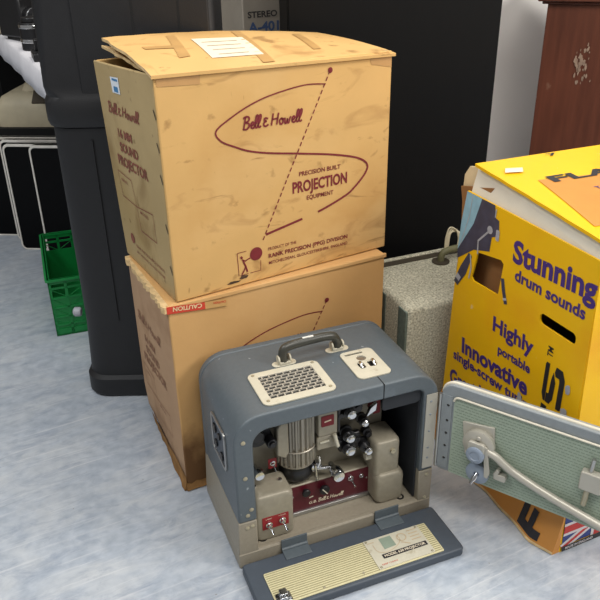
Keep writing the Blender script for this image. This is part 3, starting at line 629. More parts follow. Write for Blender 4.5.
mb = MB(); mb.box(.306, .322, .07, .10, .215, .268); mb.build('guide_block', 'ink', P, bevel=.002)
mb = MB(); mb.box(.228, .276, .070, .078, .226, .231); mb.box(.225, .229, .058, .078, .205, .264); mb.build('film_track', 'black', P)
mb = MB(); mb.box(.232, .278, .066, .078, .145, .186); mb.build('lens_mount', 'black', P, bevel=.004)
# focus rod and its bright knob
mb = MB(); mb.tube([(.178, .062, .128), (.214, .058, .122)], .0042, 10); mb.lathe([(.011, 0), (.011, .012), (.006, .014), (0, .015)], (.182, .074, .128), (0, -1, 0), 18); mb.tube([(.176, .055, .142), (.179, .055, .105)], .003, 8); mb.build('focus_rod', 'chrome', P, smooth=50)
knob(P, .214, .070, .122, .0130, .044, 'chrome', 'focus_knob')
mb = MB(); mb.tube([(.182, .052, .165), (.184, .052, .15), (.180, .052, .138)], .003, 8); mb.build('lamp_lever', 'chrome', P, smooth=60)
# hinged drop-down front panel lying on the floor
mb = MB(); z0, z1 = -.0095, .009
mb.prism(rr(-.003, .407, -.132, -.008, .008, 4), (0, 0, z0), X3, Y3, z1-z0); fp = mb.build('drop_front', 'blue_dark', P, bevel=.003); fp['label'] = 'lowered front panel of the case lying on the floor'
mb = MB(); mb.prism(rr(.027, .367, -.124, -.046, .003, 3), (0, 0, z1), X3, Y3, .0022); cp = mb.build('cream_insert', 'cream_panel', fp, bevel=.0006); cp['label'] = 'cream ribbed insert'
mb = MB()
for i in range(15):
    y = -.122+.0745*(i+.5)/15; mb.box(.029, .365, y-.0008, y+.0008, z1+.0021, z1+.0026)
mb.build('insert_ribs', 'groove', cp)
mb = MB(); mb.prism(rr(.231, .349, -.121, -.047, .002, 3), (0, 0, z1+.0024), X3, Y3, .0012); dp = mb.build('instruction_plate', 'cream', cp)
ztop = z1+.0037
mb = MB(); mb.m = 0; mb.flat(rr(.250, .345, -.1005, -.0895, .001), (0, 0, ztop), X3, Y3, .0002)
mb.m = 1; mb.text('MODEL 630 PROJECTOR', .254, -.0978, .087, .0056, (0, 0, ztop), X3, Y3, .0006, .02)
mb.m = 2; mb.flat([(.262, -.052), (.287, -.052), (.288, -.078), (.262, -.080)], (0, 0, ztop), X3, Y3, .0003)
mb.m = 3; mb.strip(smoothline([(.245, -.062), (.247, -.08), (.262, -.087), (.285, -.082), (.30, -.07), (.30, -.056)]), .0012, (0, 0, ztop), X3, Y3, .0004)
mb.strip(circ(.306, -.064, .009), .002, (0, 0, ztop), X3, Y3, .0004, True)
for k in range(4): mb.strip([(.322, -.054-.008*k), (.342, -.054-.008*k)], .0022, (0, 0, ztop), X3, Y3, .0004)
mb.strip([(.30, -.075), (.315, -.085)], .0022, (0, 0, ztop), X3, Y3, .0004); mb.strip([(.236, -.056), (.25, -.056)], .0018, (0, 0, ztop), X3, Y3, .0004)
mb.m = 4; mb.text('KEEP CLEAN', .240, -.114, .032, .003, (0, 0, ztop), X3, Y3, .0004)
mb.build('threading_diagram', ['ink_black', 'paper', 'weave_dark', 'paperline', 'red'], dp, smooth=0)
for x, y in ((.236, -.051), (.344, -.051), (.236, -.117), (.344, -.117), (.20, -.115), (.12, -.118)):
    mb = MB(); mb.lathe([(.0026, 0), (.0022, .0012), (0, .0015)], (x, y, ztop if x > .23 else z1+.0024), Z3, 12); mb.build('screw', 'brass', fp)
mb = MB(); mb.prism(rr(.030, .058, -.122, -.100, .003), (0, 0, z1+.002), X3, Y3, .003); mb.prism(rr(.038, .052, -.112, -.098, .002), (0, 0, z1+.005), X3, Y3, .007); mb.tube([(.034, -.118, z1+.007), (.046, -.12, z1+.011), (.055, -.116, z1+.007)], .003, 8); mb.build('panel_latch', 'chrome', fp, bevel=.0006)
for x in (.080, .279):
    mb = MB(); mb.box(x, x+.053, -.0035, -.0005, .004, .0335); mb.box(x, x+.053, -.030, -.0005, z1, z1+.002); mb.cyl((x, -.004, z1+.0025), (x+.053, -.004, z1+.0025), .004, n=12); mb.build('hinge', 'blue', P, bevel=.0006)
# hinged side door, swung open to the right, with the reel arm folded on it
DA = -35-21.26; ud = Vector((math.cos(R(DA)), math.sin(R(DA)), 0)); nd = Vector((ud.y, -ud.x, 0))   # nd points at the viewer's side
OD = Vector((PW, 0, 0))
def dv(x, z, off=0): return OD+ud*x+Z3*z+nd*off
mb = MB(); mb.m = 0; mb.prism(rr(.0065, .366, .108, .311, (.006, .03, .03, .026)), OD-nd*.022, ud, Z3, .022); door = mb.build('side_door', 'door', P, bevel=.002); door['label'] = 'open grey-blue side door with green-grey cloth panel'
edge = rr(.0065, .366, .108, .311, (.006, .03, .03, .026))
mb = MB(); i0 = [i for i, p in enumerate(edge) if p[1] > .2]; mb.tube([dv(edge[i][0], edge[i][1], -.010) for i in i0], .0036, 8); mb.build('edge_piping', 'piping', door, smooth=60)
mb = MB(); inn = rr(.0335, .345, .110, .289, (.002, .012, .012, .010)); mb.prism(inn, OD, ud, Z3, .002); pn = mb.build('cloth_panel', 'weave', door, bevel=.0006)
mb = MB()
rows = 27
for r in range(rows):
    z = .113+.172*(r+.5)/rows; n = 38; x = .036
    L = .0082
    for c in range(n):
        a = .036+c*L+(L*.5 if r % 2 else 0)
        if a+L*.78 < .342: mb.flat([(a, z-.0009), (a+L*.78, z-.0009), (a+L*.78, z+.0009), (a, z+.0009)], OD, ud, Z3, .0023)
mb.build('cloth_weave', 'weave_dark', pn, smooth=0)
mb = MB(); pth = [p for p in inn if p[1] > .2]; mb.tube([dv(p[0], p[1], .003) for p in pth], .0022, 8); mb.build('panel_piping', 'piping', door, smooth=60)
mb = MB(); mb.prism(rr(.0085, .0295, .116, .286, .001), OD, ud, Z3, .0015); hl = mb.build('hinge_leaf', 'door', door); 
for z in (.14, .17, .2, .23, .265):
    mb = MB(); mb.lathe([(.0028, 0), (.002, .0012), (0, .0014)], dv(.022, z, .0015), nd, 10); mb.build('rivet', 'black', hl)
mb = MB(); mb.prism(rr(.381, .4045, .110, .286, .001), (0, -.0003, 0), X3, Z3, .0015); hl = mb.build('hinge_leaf', 'arm', P)
for z in (.135, .16, .2, .24, .27):
    mb = MB(); mb.lathe([(.0026, 0), (.002, .0012), (0, .0014)], (.391, -.0018, z), (0, -1, 0), 10); mb.build('rivet', 'door', hl)
mb = MB(); mb.cyl((PW+.0035, -.003, .112), (PW+.0035, -.003, .284), .0036, n=12); mb.build('hinge_pin', 'steel', P)
# reel arm assembly (parts of the projector, folded against the door)
mb = MB(); mb.prism([(.0545, .2430), (.1165, .2520), (.122, .190), (.108, .176), (.064, .172)], OD, ud, Z3, .006); mb.build('pivot_plate', 'arm', door, bevel=.0015)
mb = MB(); mb.lathe([(.030, 0), (.031, .003), (.031, .010), (.027, .013), (.012, .013), (.012, .011), (0, .011)], dv(.093, .2095, .006), nd, 32); mb.build('pivot_drum', 'arm', door, smooth=40)
mb = MB(); mb.prism(rr(.076, .109, .190, .221, .006), dv(0, 0, .019)-Vector((0, 0, 0)), ud, Z3, .008); mb.lathe([(.0045, 0), (.0045, .003), (0, .004)], dv(.094, .2285, .019), nd, 14); mb.build('pivot_block', 'arm', door, bevel=.002)
mb = MB(); mb.lathe([(.0165, 0), (.0175, .002), (.0175, .010), (.0145, .012), (.010, .012), (.009, .0105), (0, .0105)], dv(.093, .195, .020), nd, 30); mb.build('upper_pulley', 'wheel', door, smooth=40)
mb = MB(); mb.lathe([(.022, 0), (.0225, .002), (.0225, .008), (.020, .010), (.006, .010), (.006, .006), (0, .006)], dv(.0965, .1440, .008), nd, 34); mb.build('lower_pulley', 'wheel', door, smooth=40)
mb = MB(); mb.tube([dv(.0965, .143, .012), dv(.0935, .134, .020), dv(.092, .130, .024)], [.004, .0055, .0045], 12); mb.tube([dv(.092, .130, .023), dv(.090, .124, .026)], [.003, .004], 12); mb.build('spindle', 'chrome', door, smooth=50)
mb = MB(); mb.prism([(.106, .218), (.113, .216), (.123, .162), (.120, .148), (.113, .149)], dv(0, 0, .020), ud, Z3, .004); mb.build('drive_belt_guard', 'arm', door, bevel=.001)
arm = smoothline([dv(.104, .2065, .016), dv(.128, .1995, .016), dv(.145, .188, .015), dv(.168, .176, .014), dv(.235, .155, .014), dv(.34, .130, .014)], 6)
mb = MB(); mb.tube(arm, [.0078]*len(arm), 14); ra = mb.build('reel_arm', 'arm', door, smooth=60); ra['label'] = 'pale grey tubular reel arm folded across the door'
mb = MB(); mb.prism(rr(.128, .152, .146, .160, .004), dv(0, 0, .004), ud, Z3, .012); mb.prism([(.126, .156), (.133, .170), (.139, .168), (.136, .156)], dv(0, 0, .004), ud, Z3, .012); mb.build('arm_clip', 'arm', door, bevel=.0015)
mb = MB(); mb.prism(rr(.278, .316, .198, .2365, .004), dv(0, 0, .002), ud, Z3, .016); mb.build('arm_bracket', 'arm', door, bevel=.002)
mb = MB(); mb.tube([dv(.293, .236, .010), dv(.2945, .264, .010)], .004, 10); mb.build('bracket_rod', 'steel', door, smooth=50)
mb = MB(); mb.tube([dv(.293, .199, .010), dv(.291, .162, .010)], .005, 10); mb.build('bracket_rod', 'brass', door, smooth=50)
# ---------------------------------------------------------------- yellow drum-kit carton
Yb = thing('drum_kit_carton', (.333, 1.391, 0), -66.1, 'bright yellow printed drum-kit carton with purple lettering, torn open top, right of the projector', 'cardboard box')
YW, YD, YH = .375, .36, .609; OY = Vector((0, 0, 0))
face = [(-.036, .0), (.378, .0), (.372, .09), (.360, .35), (.352, YH-.008), (-.004, YH-.002), (-.02, .40), (-.030, .13)]
hole = [(.0446, .4954), (.116, .5075), (.1245, .502), (.1186, .4369), (.112, .4335), (.040, .4303), (.033, .436), (.042, .478)]
slot = rr(.237, .3275, .4340, .4555, .009, 5)
mb = MB(); mb.m = 0; mb.sheet(face, [hole[::-1], slot[::-1]], (0, .004, 0), X3, Z3, .004)
mb.m = 0; mb.hexa([(.374, .001, 0), (.378, .001, 0), (.378, YD, 0), (.374, YD, 0), (.349, .001, YH-.002), (.353, .001, YH-.002), (.353, YD, YH-.002), (.349, YD, YH-.002)])
mb.m = 1; mb.hexa([(-.036, .004, 0), (-.032, .004, 0), (-.032, YD, 0), (-.036, YD, 0), (-.005, .004, YH-.004), (-.001, .004, YH-.004), (-.001, YD, YH-.004), (-.005, YD, YH-.004)])
mb.box(-.03, .37, YD-.004, YD, 0, YH-.004); mb.box(-.03, .372, .005, YD-.005, .001, .005)
mb.build('carton_body', ['yellow', 'brown'], Yb, smooth=0)
mb = MB(); mb.box(.005, .17, .030, .034, .30, .585); mb.build('inner_liner', 'brown', Yb)
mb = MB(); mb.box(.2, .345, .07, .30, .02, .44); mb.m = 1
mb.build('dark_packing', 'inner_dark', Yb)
mb = MB(); mb.box(.25, .30, .045, .062, .43, .446); mb.build('packing_bag', 'printgrey', Yb)
# white inside of the front flap folded down, and flaps of the opened top
mb = MB(); mb.hexa([(.0, .006, YH-.006), (.349, .006, YH-.012), (.349, .016, YH+.012), (.0, .018, YH+.044), (.0, .008, YH-.006), (.349, .008, YH-.012), (.349, .018, YH+.012), (.0, .020, YH+.044)])
mb.build('tuck_flap', 'white_card', Yb)
mb = MB(); pts = [(-.046, .597), (-.044, .626), (-.030, .646), (.0, .652), (.020, .648), (.045, .640), (.03, .625), (.0, .61), (-.030, .600), (-.034, .58)]
mb.prism(pts, (0, .020, 0), X3, Z3, -.004); mb.build('end_flap', 'cream_card', Yb)
mb = MB(); pts = [(-.040, .604), (-.010, .612), (.03, .622), (.06, .630), (.05, .612), (-.003, .607), (-.016, .45), (-.021, .40), (-.032, .40), (-.028, .52), (-.032, .575)]
mb.prism(pts, (0, .010, 0), X3, Z3, -.006); mb.build('side_flap', 'brown', Yb)
# lid
LF = [Vector((.006, .004, .664)), Vector((.365, .002, .631)), Vector((.365, .42, .634)), Vector((-.002, .36, .655))]
def lidY(x, y, off=0):
    s, t = x/.365, y/.36
    p = (LF[0]*(1-s)+LF[1]*s)*(1-t)+(LF[3]*(1-s)+LF[2]*s)*t; p.z += .001*math.sin(math.pi*max(0, min(1, s)))*(1-t)+off; return p
mb = MB(); nx, ny = 14, 8; T = []; Bt = []; rnd = random.Random(9)
for j in range(ny+1):
    T.append([]); Bt.append([])
    for i in range(nx+1):
        x = .365*i/nx; y = .36*j/ny+(rnd.uniform(-.0008, .0008) if j == 0 else 0); p = lidY(x, y)
        T[j].append(mb.bm.verts.new(p)); Bt[j].append(mb.bm.verts.new(p-Z3*.006))
for j in range(ny):
    for i in range(nx):
        mb.bm.faces.new((T[j][i], T[j][i+1], T[j+1][i+1], T[j+1][i])); mb.bm.faces.new((Bt[j][i], Bt[j+1][i], Bt[j+1][i+1], Bt[j][i+1])).material_index = 1
for a, b in ((T[0], Bt[0]), (T[-1], Bt[-1]), ([r[0] for r in T], [r[0] for r in Bt]), ([r[-1] for r in T], [r[-1] for r in Bt])):
    for p, q, r_, s_ in zip(a, a[1:], b[1:], b): mb.bm.faces.new((p, q, r_, s_))
lid = mb.build('top_flap', ['yellow', 'white_card'], Yb); lid['label'] = 'yellow lid flap printed with a drum name'
mb = MB(); patch(mb, [(.112, .058), (.30, .02), (.33, .34), (.15, .34)], lidY, 8, .0012); mb.build('orange_swoosh', 'orange', lid, smooth=0)
mb = MB(); mb.m = 1
def lidtext(mb, txt, x, y, w, h, dirv, off=.0022, bold=.02, shear=0):
    vv, ff = glyphs(txt, bold); x0 = min(v[0] for v in vv); x1 = max(v[0] for v in vv); d = Vector(dirv).normalized(); e = Vector((-d.y, d.x)); sx = w/(x1-x0); sy = h/.7
    V_ = [mb.bm.verts.new(lidY(*(Vector((x, y))+d*((a-x0)*sx+shear*b*sy)+e*(b*sy)), off)) for a, b in vv]
    for f in ff: mb.bm.faces.new([V_[i] for i in f]).material_index = mb.m
lidtext(mb, 'FLATS', .132, .078, .24, .026, (.03, 1), bold=.03)
mb.build('lid_name', ['orange', 'ink_black', 'purple', 'brown'], lid, smooth=0)
mb = MB(); mb.m = 1; lidtext(mb, '7', .020, .165, .025, .012, (.03, 1)); mb.build('lid_numeral', ['orange', 'ink_black'], lid, smooth=0)
mb = MB(); mb.m = 2; lidtext(mb, 'Top selling drums', .186, .125, .13, .010, (.03, 1), bold=.01)
mb.m = 3
for k, y0 in enumerate((.16, .15, .15, .16)): lidtext(mb, 'compact flat drum kit', .212+.019*k, y0, .13, .006, (.03, 1), bold=0)
mb.build('lid_print', ['orange', 'ink_black', 'purple', 'brown'], lid, smooth=0)
mb = MB(); patch(mb, [(.048, .034), (.066, .02), (.074, .055), (.056, .068)], lidY, 4, .0035); mb.build('lid_sticker', 'paper', lid, smooth=0)
# print on the large face
o = .0008
for t, x, z, w, h, bo, dy in (('Stunning', .1482, .5195, .2075, .0415, .035, .055), ('drum sounds', .16, .486, .179, .0225, .03, .025), ('Highly', .116, .3565, .118, .0305, .03, .06), ('portable', .1387, .316, .0945, .019, .03, .065),
        ('Innovative', .0261, .2565, .2085, .0345, .035, .08), ('single-screw tuning', -.0005, .2265, .258, .022, .03, .075), ('Great looks', -.004, .160, .19, .035, .035, .17)):
    mb = MB(); mb.text(t, x, z, w, h, OY, X3, Z3, o, bo, 0, (1, dy)); mb.build('purple_lettering', 'purple', Yb, smooth=0)
mb = MB(); mb.text('TM', .2825, .3835, .0205, .0135, OY, X3, Z3, o, .02, 0, (0, 1)); mb.build('trade_mark_letters', 'ink_black', Yb, smooth=0)
mb = MB(); mb.text('LAT', .3235, .098, .185, .048, OY, X3, Z3, o, .06, 0, (0, 1)); mb.build('drum_name_lettering', 'ink_black', Yb, smooth=0)
# the squared stencil S at the end of the name (letter x runs up the carton, letter y to the left)
def SP(pts): return [(.3205-.0505*q, .291+.082*p) for p, q in pts]
mb = MB(); mb.flat(SP([(.0, .06), (.06, 0), (.80, 0), (1, .16), (1, .47), (.86, .52), (.76, .47), (.76, .27), (.68, .24), (.0, .24)]), OY, X3, Z3, o)
mb.flat(SP([(.72, .50), (.84, .57), (.62, .64), (.26, .67), (.24, .72), (.24, .78), (0, .78), (0, .58), (.16, .45), (.6, .42)]), OY, X3, Z3, o)
mb.flat(SP([(0, .80), (.24, .80), (.30, .80), (.98, .80), (.98, .96), (.92, 1), (.16, 1), (0, .9)]), OY, X3, Z3, o)
mb.build('drum_name_lettering', 'ink_black', Yb, smooth=0)
# picture of a drum on its stand
mb = MB(); mb.m = 0
mb.flat([(-.0042, .606), (.0433, .606), (.0243, .5484), (-.0196, .4773), (-.0146, .5405)], OY, X3, Z3, .0006)
mb.m = 1
mb.flat([(.0433, .606), (.083, .606), (.0874, .583), (.0990, .580), (.1030, .5511), (.083, .5415), (.0805, .511), (.0322, .4959), (-.0175, .4582), (-.0196, .4773), (.0243, .5484)], OY, X3, Z3, .0006)
mb.strip([(.024, .482), (.005, .44), (-.016, .402)], [.012, .022, .014], OY, X3, Z3, .0008)
mb.strip([(.1266, .474), (.134, .45), (.144, .4268)], .0095, OY, X3, Z3, .0008)
mb.m = 2
mb.strip([(.046, .492), (.044, .52), (.076, .553)], .004, OY, X3, Z3, .0010); mb.flat(circ(.076, .554, .008), OY, X3, Z3, .0010); mb.flat(rr(.094, .104, .540, .562, .003), OY, X3, Z3, .0010)
mb.strip([(.024, .482), (.030, .455), (.026, .43)], .004, OY, X3, Z3, .0010); mb.strip([(.015, .605), (.01, .56), (-.012, .49)], .0018, OY, X3, Z3, .0010)
mb.strip([(-.006, .425), (-.012, .413)], .014, OY, X3, Z3, .0012); mb.strip([(.139, .4380), (.141, .4335)], .010, OY, X3, Z3, .0012); mb.strip([(.087, .583), (.088, .60)], .003, OY, X3, Z3, .001)
mb.build('drum_picture', ['drumblue', 'drumdark', 'printgrey'], Yb, smooth=0)
# scraped patches
for x, z, r in ((.331, .345, .009), (.328, .295, .010), (.215, .257, .010)):
    mb = MB(); mb.flat([(x+r*rnd.uniform(.5, 1.1)*math.cos(a*.7), z+r*1.5*rnd.uniform(.5, 1.1)*math.sin(a*.7)) for a in range(9)], OY, X3, Z3, .0013); mb.build('scraped_patch', 'printgrey', Yb, smooth=0)
# flag print round the corner
UR = Vector((0, 1, 0)); OR = Vector((.3775, 0, 0)); VR = (Vector((.352, 0, .607))-Vector((.378, 0, 0))).normalized(); OR = Vector((.378, 0, 0)); o = .0010
mb = MB(); mb.m = 0; mb.flat([(.004, .014), (.20, .014), (.20, .104), (.004, .104)], OR, UR, VR, o)
cx_, cz_ = .090, .054
mb.m = 1
for a, b, w in (((.004, .010), (.176, .098), .020), ((.004, .098), (.176, .010), .020)): mb.strip([a, b], w, OR, UR, VR, o+.0004)
mb.strip([(.004, cz_), (.20, cz_)], .030, OR, UR, VR, o+.0008); mb.strip([(cx_, .014), (cx_, .104)], .032, OR, UR, VR, o+.0008)
mb.m = 2
for a, b, w in (((.004, .010), (.176, .098), .007), ((.004, .098), (.176, .010), .007)): mb.strip([a, b], w, OR, UR, VR, o+.0006)
mb.strip([(.004, cz_), (.20, cz_)], .017, OR, UR, VR, o+.0012); mb.strip([(cx_, .014), (cx_, .104)], .018, OR, UR, VR, o+.0012)
mb.m = 3; mb.flat([(.004, .002), (.20, .002), (.20, .014), (.004, .014)], OR, UR, VR, o+.0015)
mb.m = 1; mb.text('MADE IN ENGLAND', .012, .0055, .068, .006, OR, UR, VR, o+.0020, .02)
mb.build('flag_print', ['flagblue', 'flagwhite', 'flagred', 'ink_black'], Yb, smooth=0)
# the large face bulges out along its bottom edge
def lipP(x, z, off=0):
    t = max(0, 1-z/.125); k = (.031+.004*math.sin(x*23)+.002*math.sin(x*61))*min(1, .75+.25*(x+.03)/.1)*(1 if x < .33 else 1-.45*(x-.33)/.048)
    return Vector((x, -.0006-k*t**1.5-off, z))
mb = MB(); n = 28; zz = [.125, .10, .08, .06, .042, .028, .016, .007, .002]; rows = []
for i in range(n+1):
    x = -.034+.412*i/n; r = [lipP(x, z) for z in zz]; e = r[-1]; rows.append(r+[e+Vector((0, .004, -.001)), Vector((x, -.0006, .001))])
vv = [[mb.bm.verts.new(p) for p in r] for r in rows]; m_ = len(rows[0])
for a, b in zip(vv, vv[1:]):
    for i in range(m_): mb.bm.faces.new((a[i], a[(i+1) % m_], b[(i+1) % m_], b[i])).material_index = 1 if i in (len(zz)-2, len(zz)-1) else 0
mb.bm.faces.new(vv[0]); mb.bm.faces.new(vv[-1][::-1])
mb.build('bottom_lip', ['orange', 'torn'], Yb, smooth=60)  # orange paints the shade under the door onto the yellow face
mb = MB()
def lipq(q, n=8):
    q = [Vector(p) for p in q]
    g = [[lipP(*((q[0]*(1-i/n)+q[1]*(i/n))*(1-j/n)+(q[3]*(1-i/n)+q[2]*(i/n))*(j/n)), .0012) for i in range(n+1)] for j in range(n+1)]
    for j in range(n):
        for i in range(n): mb.face([g[j][i], g[j][i+1], g[j+1][i+1], g[j+1][i]])
lipq([(0.286, 0.012), (0.346, 0.012), (0.346, 0.030), (0.286, 0.030)]); lipq([(0.286, 0.030), (0.302, 0.030), (0.302, 0.079), (0.286, 0.079)]); lipq([(0.312, 0.030), (0.327, 0.030), (0.327, 0.064), (0.312, 0.064)])
mb.build('drum_name_lettering', 'ink_black', Yb, smooth=0)
# ---------------------------------------------------------------- grey tweed case between the cartons
G = thing('tweed_case', (.2373, 1.454, 0), 22, 'grey tweed-covered case with an olive leather handle, standing between the cartons and the yellow box', 'case')
mb = MB(); o8 = rr(0, .31, 0, .252, .016, 4); o7 = rr(.004, .306, .004, .248, .014, 4)
mb.loft([(.0, o8), (.300, o8), (.309, o7), (.312, rr(.009, .301, .009, .243, .010, 4))]); mb.build('case_body', 'tweed', G, smooth=60)
mb = MB(); mb.box(-.0012, .0035, .004, .040, .002, .303); mb.box(-.0012, .0035, .10, .13, .002, .303); mb.build('trim_tape', 'tweed_trim', G, bevel=.001)
mb = MB(); mb.box(.002, .308, .239, .252, .310, .316); mb.build('lid_rim', 'tweed', G, bevel=.002)
mb = MB(); mb.box(.012, .298, .216, .2385, .3121, .3130); mb.build('shade_strip', 'leather_dark', G)  # dark strip laid on the top as painted shade before the rim
hy = .187
mb = MB(); mb.tube(smoothline([(.200, hy, .314), (.202, hy, .330), (.212, hy, .339), (.245, hy, .342), (.278, hy, .339), (.288, hy, .330), (.290, hy, .314)], 5), .0085, 10); hd = mb.build('case_handle', 'leather', G, smooth=60); hd['label'] = 'olive leather handle'
for x in (.200, .276):
    mb = MB(); mb.lathe([(.022, 0), (.022, .003), (.012, .004), (0, .004)], (x, hy, .312), Z3, 24); mb.build('handle_patch', 'leather_dark', hd)
for k in range(4):
    mb = MB(); mb.tube(smoothline([(.212+.003*k, hy+.004, .345), (.214+.004*k, hy+.006, .372+.003*k), (.224+.006*k, hy+.008, .396-.004*k), (.240+.005*k, hy+.004, .390-.004*k), (.248+.003*k, hy+.002, .368), (.246+.003*k, hy, .347)], 5), .0018, 8); mb.build('tied_cord', 'cord', hd, smooth=60)

# ---------------------------------------------------------------- things behind
# tall black moulded chest on the left
T = thing('plastic_chest', (-.549, 1.590, 0), 0, 'tall black moulded plastic chest standing left of the stacked cartons', 'storage chest')
w, d = .391, .215
def ol(k, r=.055, lx=0, fy=.018): return rr(k+lx, w-k*.4, k+fy, d, (r, .02, .02, .03), 8)
mb = MB(); mb.loft([(0, ol(.006, fy=0)), (.010, ol(.0, fy=0)), (.052, ol(.0, fy=.002)), (.058, ol(.006, fy=.008)), (.20, ol(.009)), (.6855, ol(.009))]); mb.build('lower_body', 'plastic', T, smooth=35)
mb = MB(); mb.loft([(.6865, ol(.011)), (.689, ol(.004)), (.700, ol(.001)), (.742, ol(.001)), (.752, ol(.006)), (.775, ol(.012, .012)), (1.09, ol(.012, .045)), (1.1, ol(.02, .045))]); ub = mb.build('upper_body', 'plastic', T, smooth=35)
mb = MB(); mb.prism(rr(.095, .375, .735, 1.085, (.03, .004, .004, .004)), (0, .032, 0), X3, Z3, .006); mb.build('raised_panel', 'plastic', ub, bevel=.003)
for x in (.220, .314):
    mb = MB(); mb.box(x-.0025, x+.0025, .0255, .0315, .74, 1.08); mb.build('panel_groove', 'soot', ub)
mb = MB(); mb.box(.10, .104, .0235, .0285, .21, .66); mb.build('moulding_rib', 'plastic', T)
mb = MB(); mb.lathe([(.010, 0), (.012, .004), (.012, .016), (.007, .02), (0, .02)], (-.0045, .085, .205), (-1, 0, 0), 16); mb.build('corner_clip', 'printgrey', T)
# grey carton behind
C_ = thing('grey_carton', (-.1357, 2.084, 0), 27, 'grey carton printed with a stereo type number, standing behind the stacked cartons', 'cardboard box')
mb = MB(); mb.box(0, .30, 0, .17, 0, .98); mb.build('carton_body', 'carton', C_, bevel=.003)
mb = MB(); mb.m = 0; mb.text('STEREO', .014, .846, .086, .0150, OY, X3, Z3, .0008, .03); mb.m = 1; mb.text('A-401', .014, .8105, .090, .0235, OY, X3, Z3, .0008, .03)
mb.build('carton_print', ['carton_ink', 'carton_blue'], C_, smooth=0)
mb = MB(); mb.flat([(-.11, .955), (-.07, .955), (-.075, .985), (-.105, .98)], OY, Vector((0, -1, 0)), Z3, .0008); mb.build('tape_strip', 'tape', C_, smooth=0)
# big black cabinet
cx = Vector((-.0166, 1.787, 0)); K_ = thing('black_cabinet', cx, 5, 'tall plain black cabinet standing behind the cartons and the tweed case', 'cabinet')
cw = .4895; ch = 1.5
mb = MB(); mb.box(0, cw, .004, .25, .012, ch); mb.build('cabinet_body', 'cab', K_, bevel=.002)
mb = MB(); mb.box(.001, cw-.001, -.014, .0035, .03, ch-.01); mb.build('cabinet_door', 'cab', K_, bevel=.002)
mb = MB(); mb.box(.01, cw-.01, .02, .24, 0, .012); mb.build('plinth', 'soot', K_)
# mahogany cupboard at the right
n27 = v27*1.70; 
s0 = 1.0
Wd = thing('mahogany_cupboard', (u27*1.665+v27*1.69), -18, 'dark brown wooden cupboard with a moulded top, by the white wall at the right', 'cupboard')
mb = MB(); mb.box(0, .7, 0, .25, .04, .848); mb.build('cupboard_body', 'wood', Wd, bevel=.002)
mb = MB(); mb.prism([(0, 0), (.006, -.012), (.006, -.022), (.018, -.03), (.032, -.03), (.032, .252), (0, .252)], (-.03, 0, .848), Z3, Y3, -.0) if False else None
mb.box(-.016, .716, -.012, .25, .848, .856); mb.box(-.028, .728, -.024, .25, .856, .882); mb.build('moulded_top', 'wood', Wd, bevel=.003)
mb = MB(); mb.box(-.008, .708, -.008, .25, 0, .04); mb.build('plinth', 'wood', Wd, bevel=.002)
mb = MB(); rnd = random.Random(12); sc_c = []
for k in range(46):
    x, z, r = .112+rnd.gauss(0, .010), .69+rnd.gauss(0, .026), rnd.uniform(.0015, .0055)
    mb.flat([(x+r*rnd.uniform(.4, 1.1)*math.cos(a*.7), z+2.2*r*rnd.uniform(.4, 1.1)*math.sin(a*.7)) for a in range(9)], OY, X3, Z3, .0006+.00005*k)
mb.build('scuff_mark', 'scuff', Wd, smooth=0)

# table with a white cloth
tb = Vector((-.61, 1.885, 0)); Tb = thing('side_table', tb, 27, 'grey-topped table with equipment, behind the black chest at the left', 'table')
mb = MB(); mb.box(0, .47, 0, 1.5, .735, .752); mb.build('tabletop', 'tabletop', Tb, bevel=.002)
for x, y in ((.25, .2), (.44, .2), (.03, 1.46), (.44, 1.46)):
    mb = MB(); mb.box(x-.015, x+.015, y-.015, y+.015, 0, .735); mb.build('leg', 'black', Tb)
mb = MB(); ny = 40; rows = []
for j in range(ny+1):
    y = 1.505-1.518*j/ny; f = .004*math.sin(j*1.3)+.003*math.sin(j*.5)
    f *= .5; rows.append([Vector((.045+f, y, .757)), Vector((.0, y, .758)), Vector((-.009, y, .753)), Vector((-.012+f*.6, y, .72)), Vector((-.012+f, y, .690))])
for e_ in range(1, 6):
    x = -.008+.06*e_; rows.append([Vector((x+.02, .03, .757)), Vector((x, -.006, .758)), Vector((x, -.013, .753)), Vector((x, -.017+.002*math.sin(e_*2), .72)), Vector((x, -.016, .690))])
vv = [[mb.bm.verts.new(p) for p in r] for r in rows]
for a, b in zip(vv, vv[1:]):
    for i in range(4): mb.bm.faces.new((a[i], a[i+1], b[i+1], b[i]))
cl = mb.build('tablecloth', 'cloth', None, smooth=60); cl.location = tb; cl.rotation_euler = (0, 0, R(27)); s = cl.modifiers.new('solid', 'SOLIDIFY'); s.thickness = .002
tag(cl, 'white cloth hanging over the long edge of the table at the left', 'tablecloth')
def onT(x, y, z=.756): return tb+u27*x+v27*y+Z3*z
def eq(name, x, y, yaw, label, cat): return thing(name, onT(x, y), 27+yaw, label, cat)
E1 = eq('slide_viewer', .0, .70, 10, 'beige boxy viewer standing on the table at the left edge', 'viewer')
mb = MB(); mb.box(0, .16, 0, .12, 0, .05); mb.box(.02, .14, .02, .11, .05, .15); mb.build('viewer_body', 'beige', E1, bevel=.006)
mb = MB(); mb.box(.03, .13, .012, .02, .065, .13); mb.build('viewer_screen', 'black', E1)
mb = MB(); mb.box(-.01, 0, .01, .11, .01, .02); mb.build('viewer_trim', 'cream', E1)
E2 = eq('cine_camera', .035, .50, 25, 'black cine camera with chrome lens rings on the table', 'camera')
mb = MB(); mb.box(0, .075, 0, .12, .012, .125); mb.build('camera_body', 'black', E2, bevel=.006)
for x in (.01, .045):
    mb = MB(); mb.box(x, x+.02, .02, .10, 0, .012); mb.build('foot', 'black', E2)
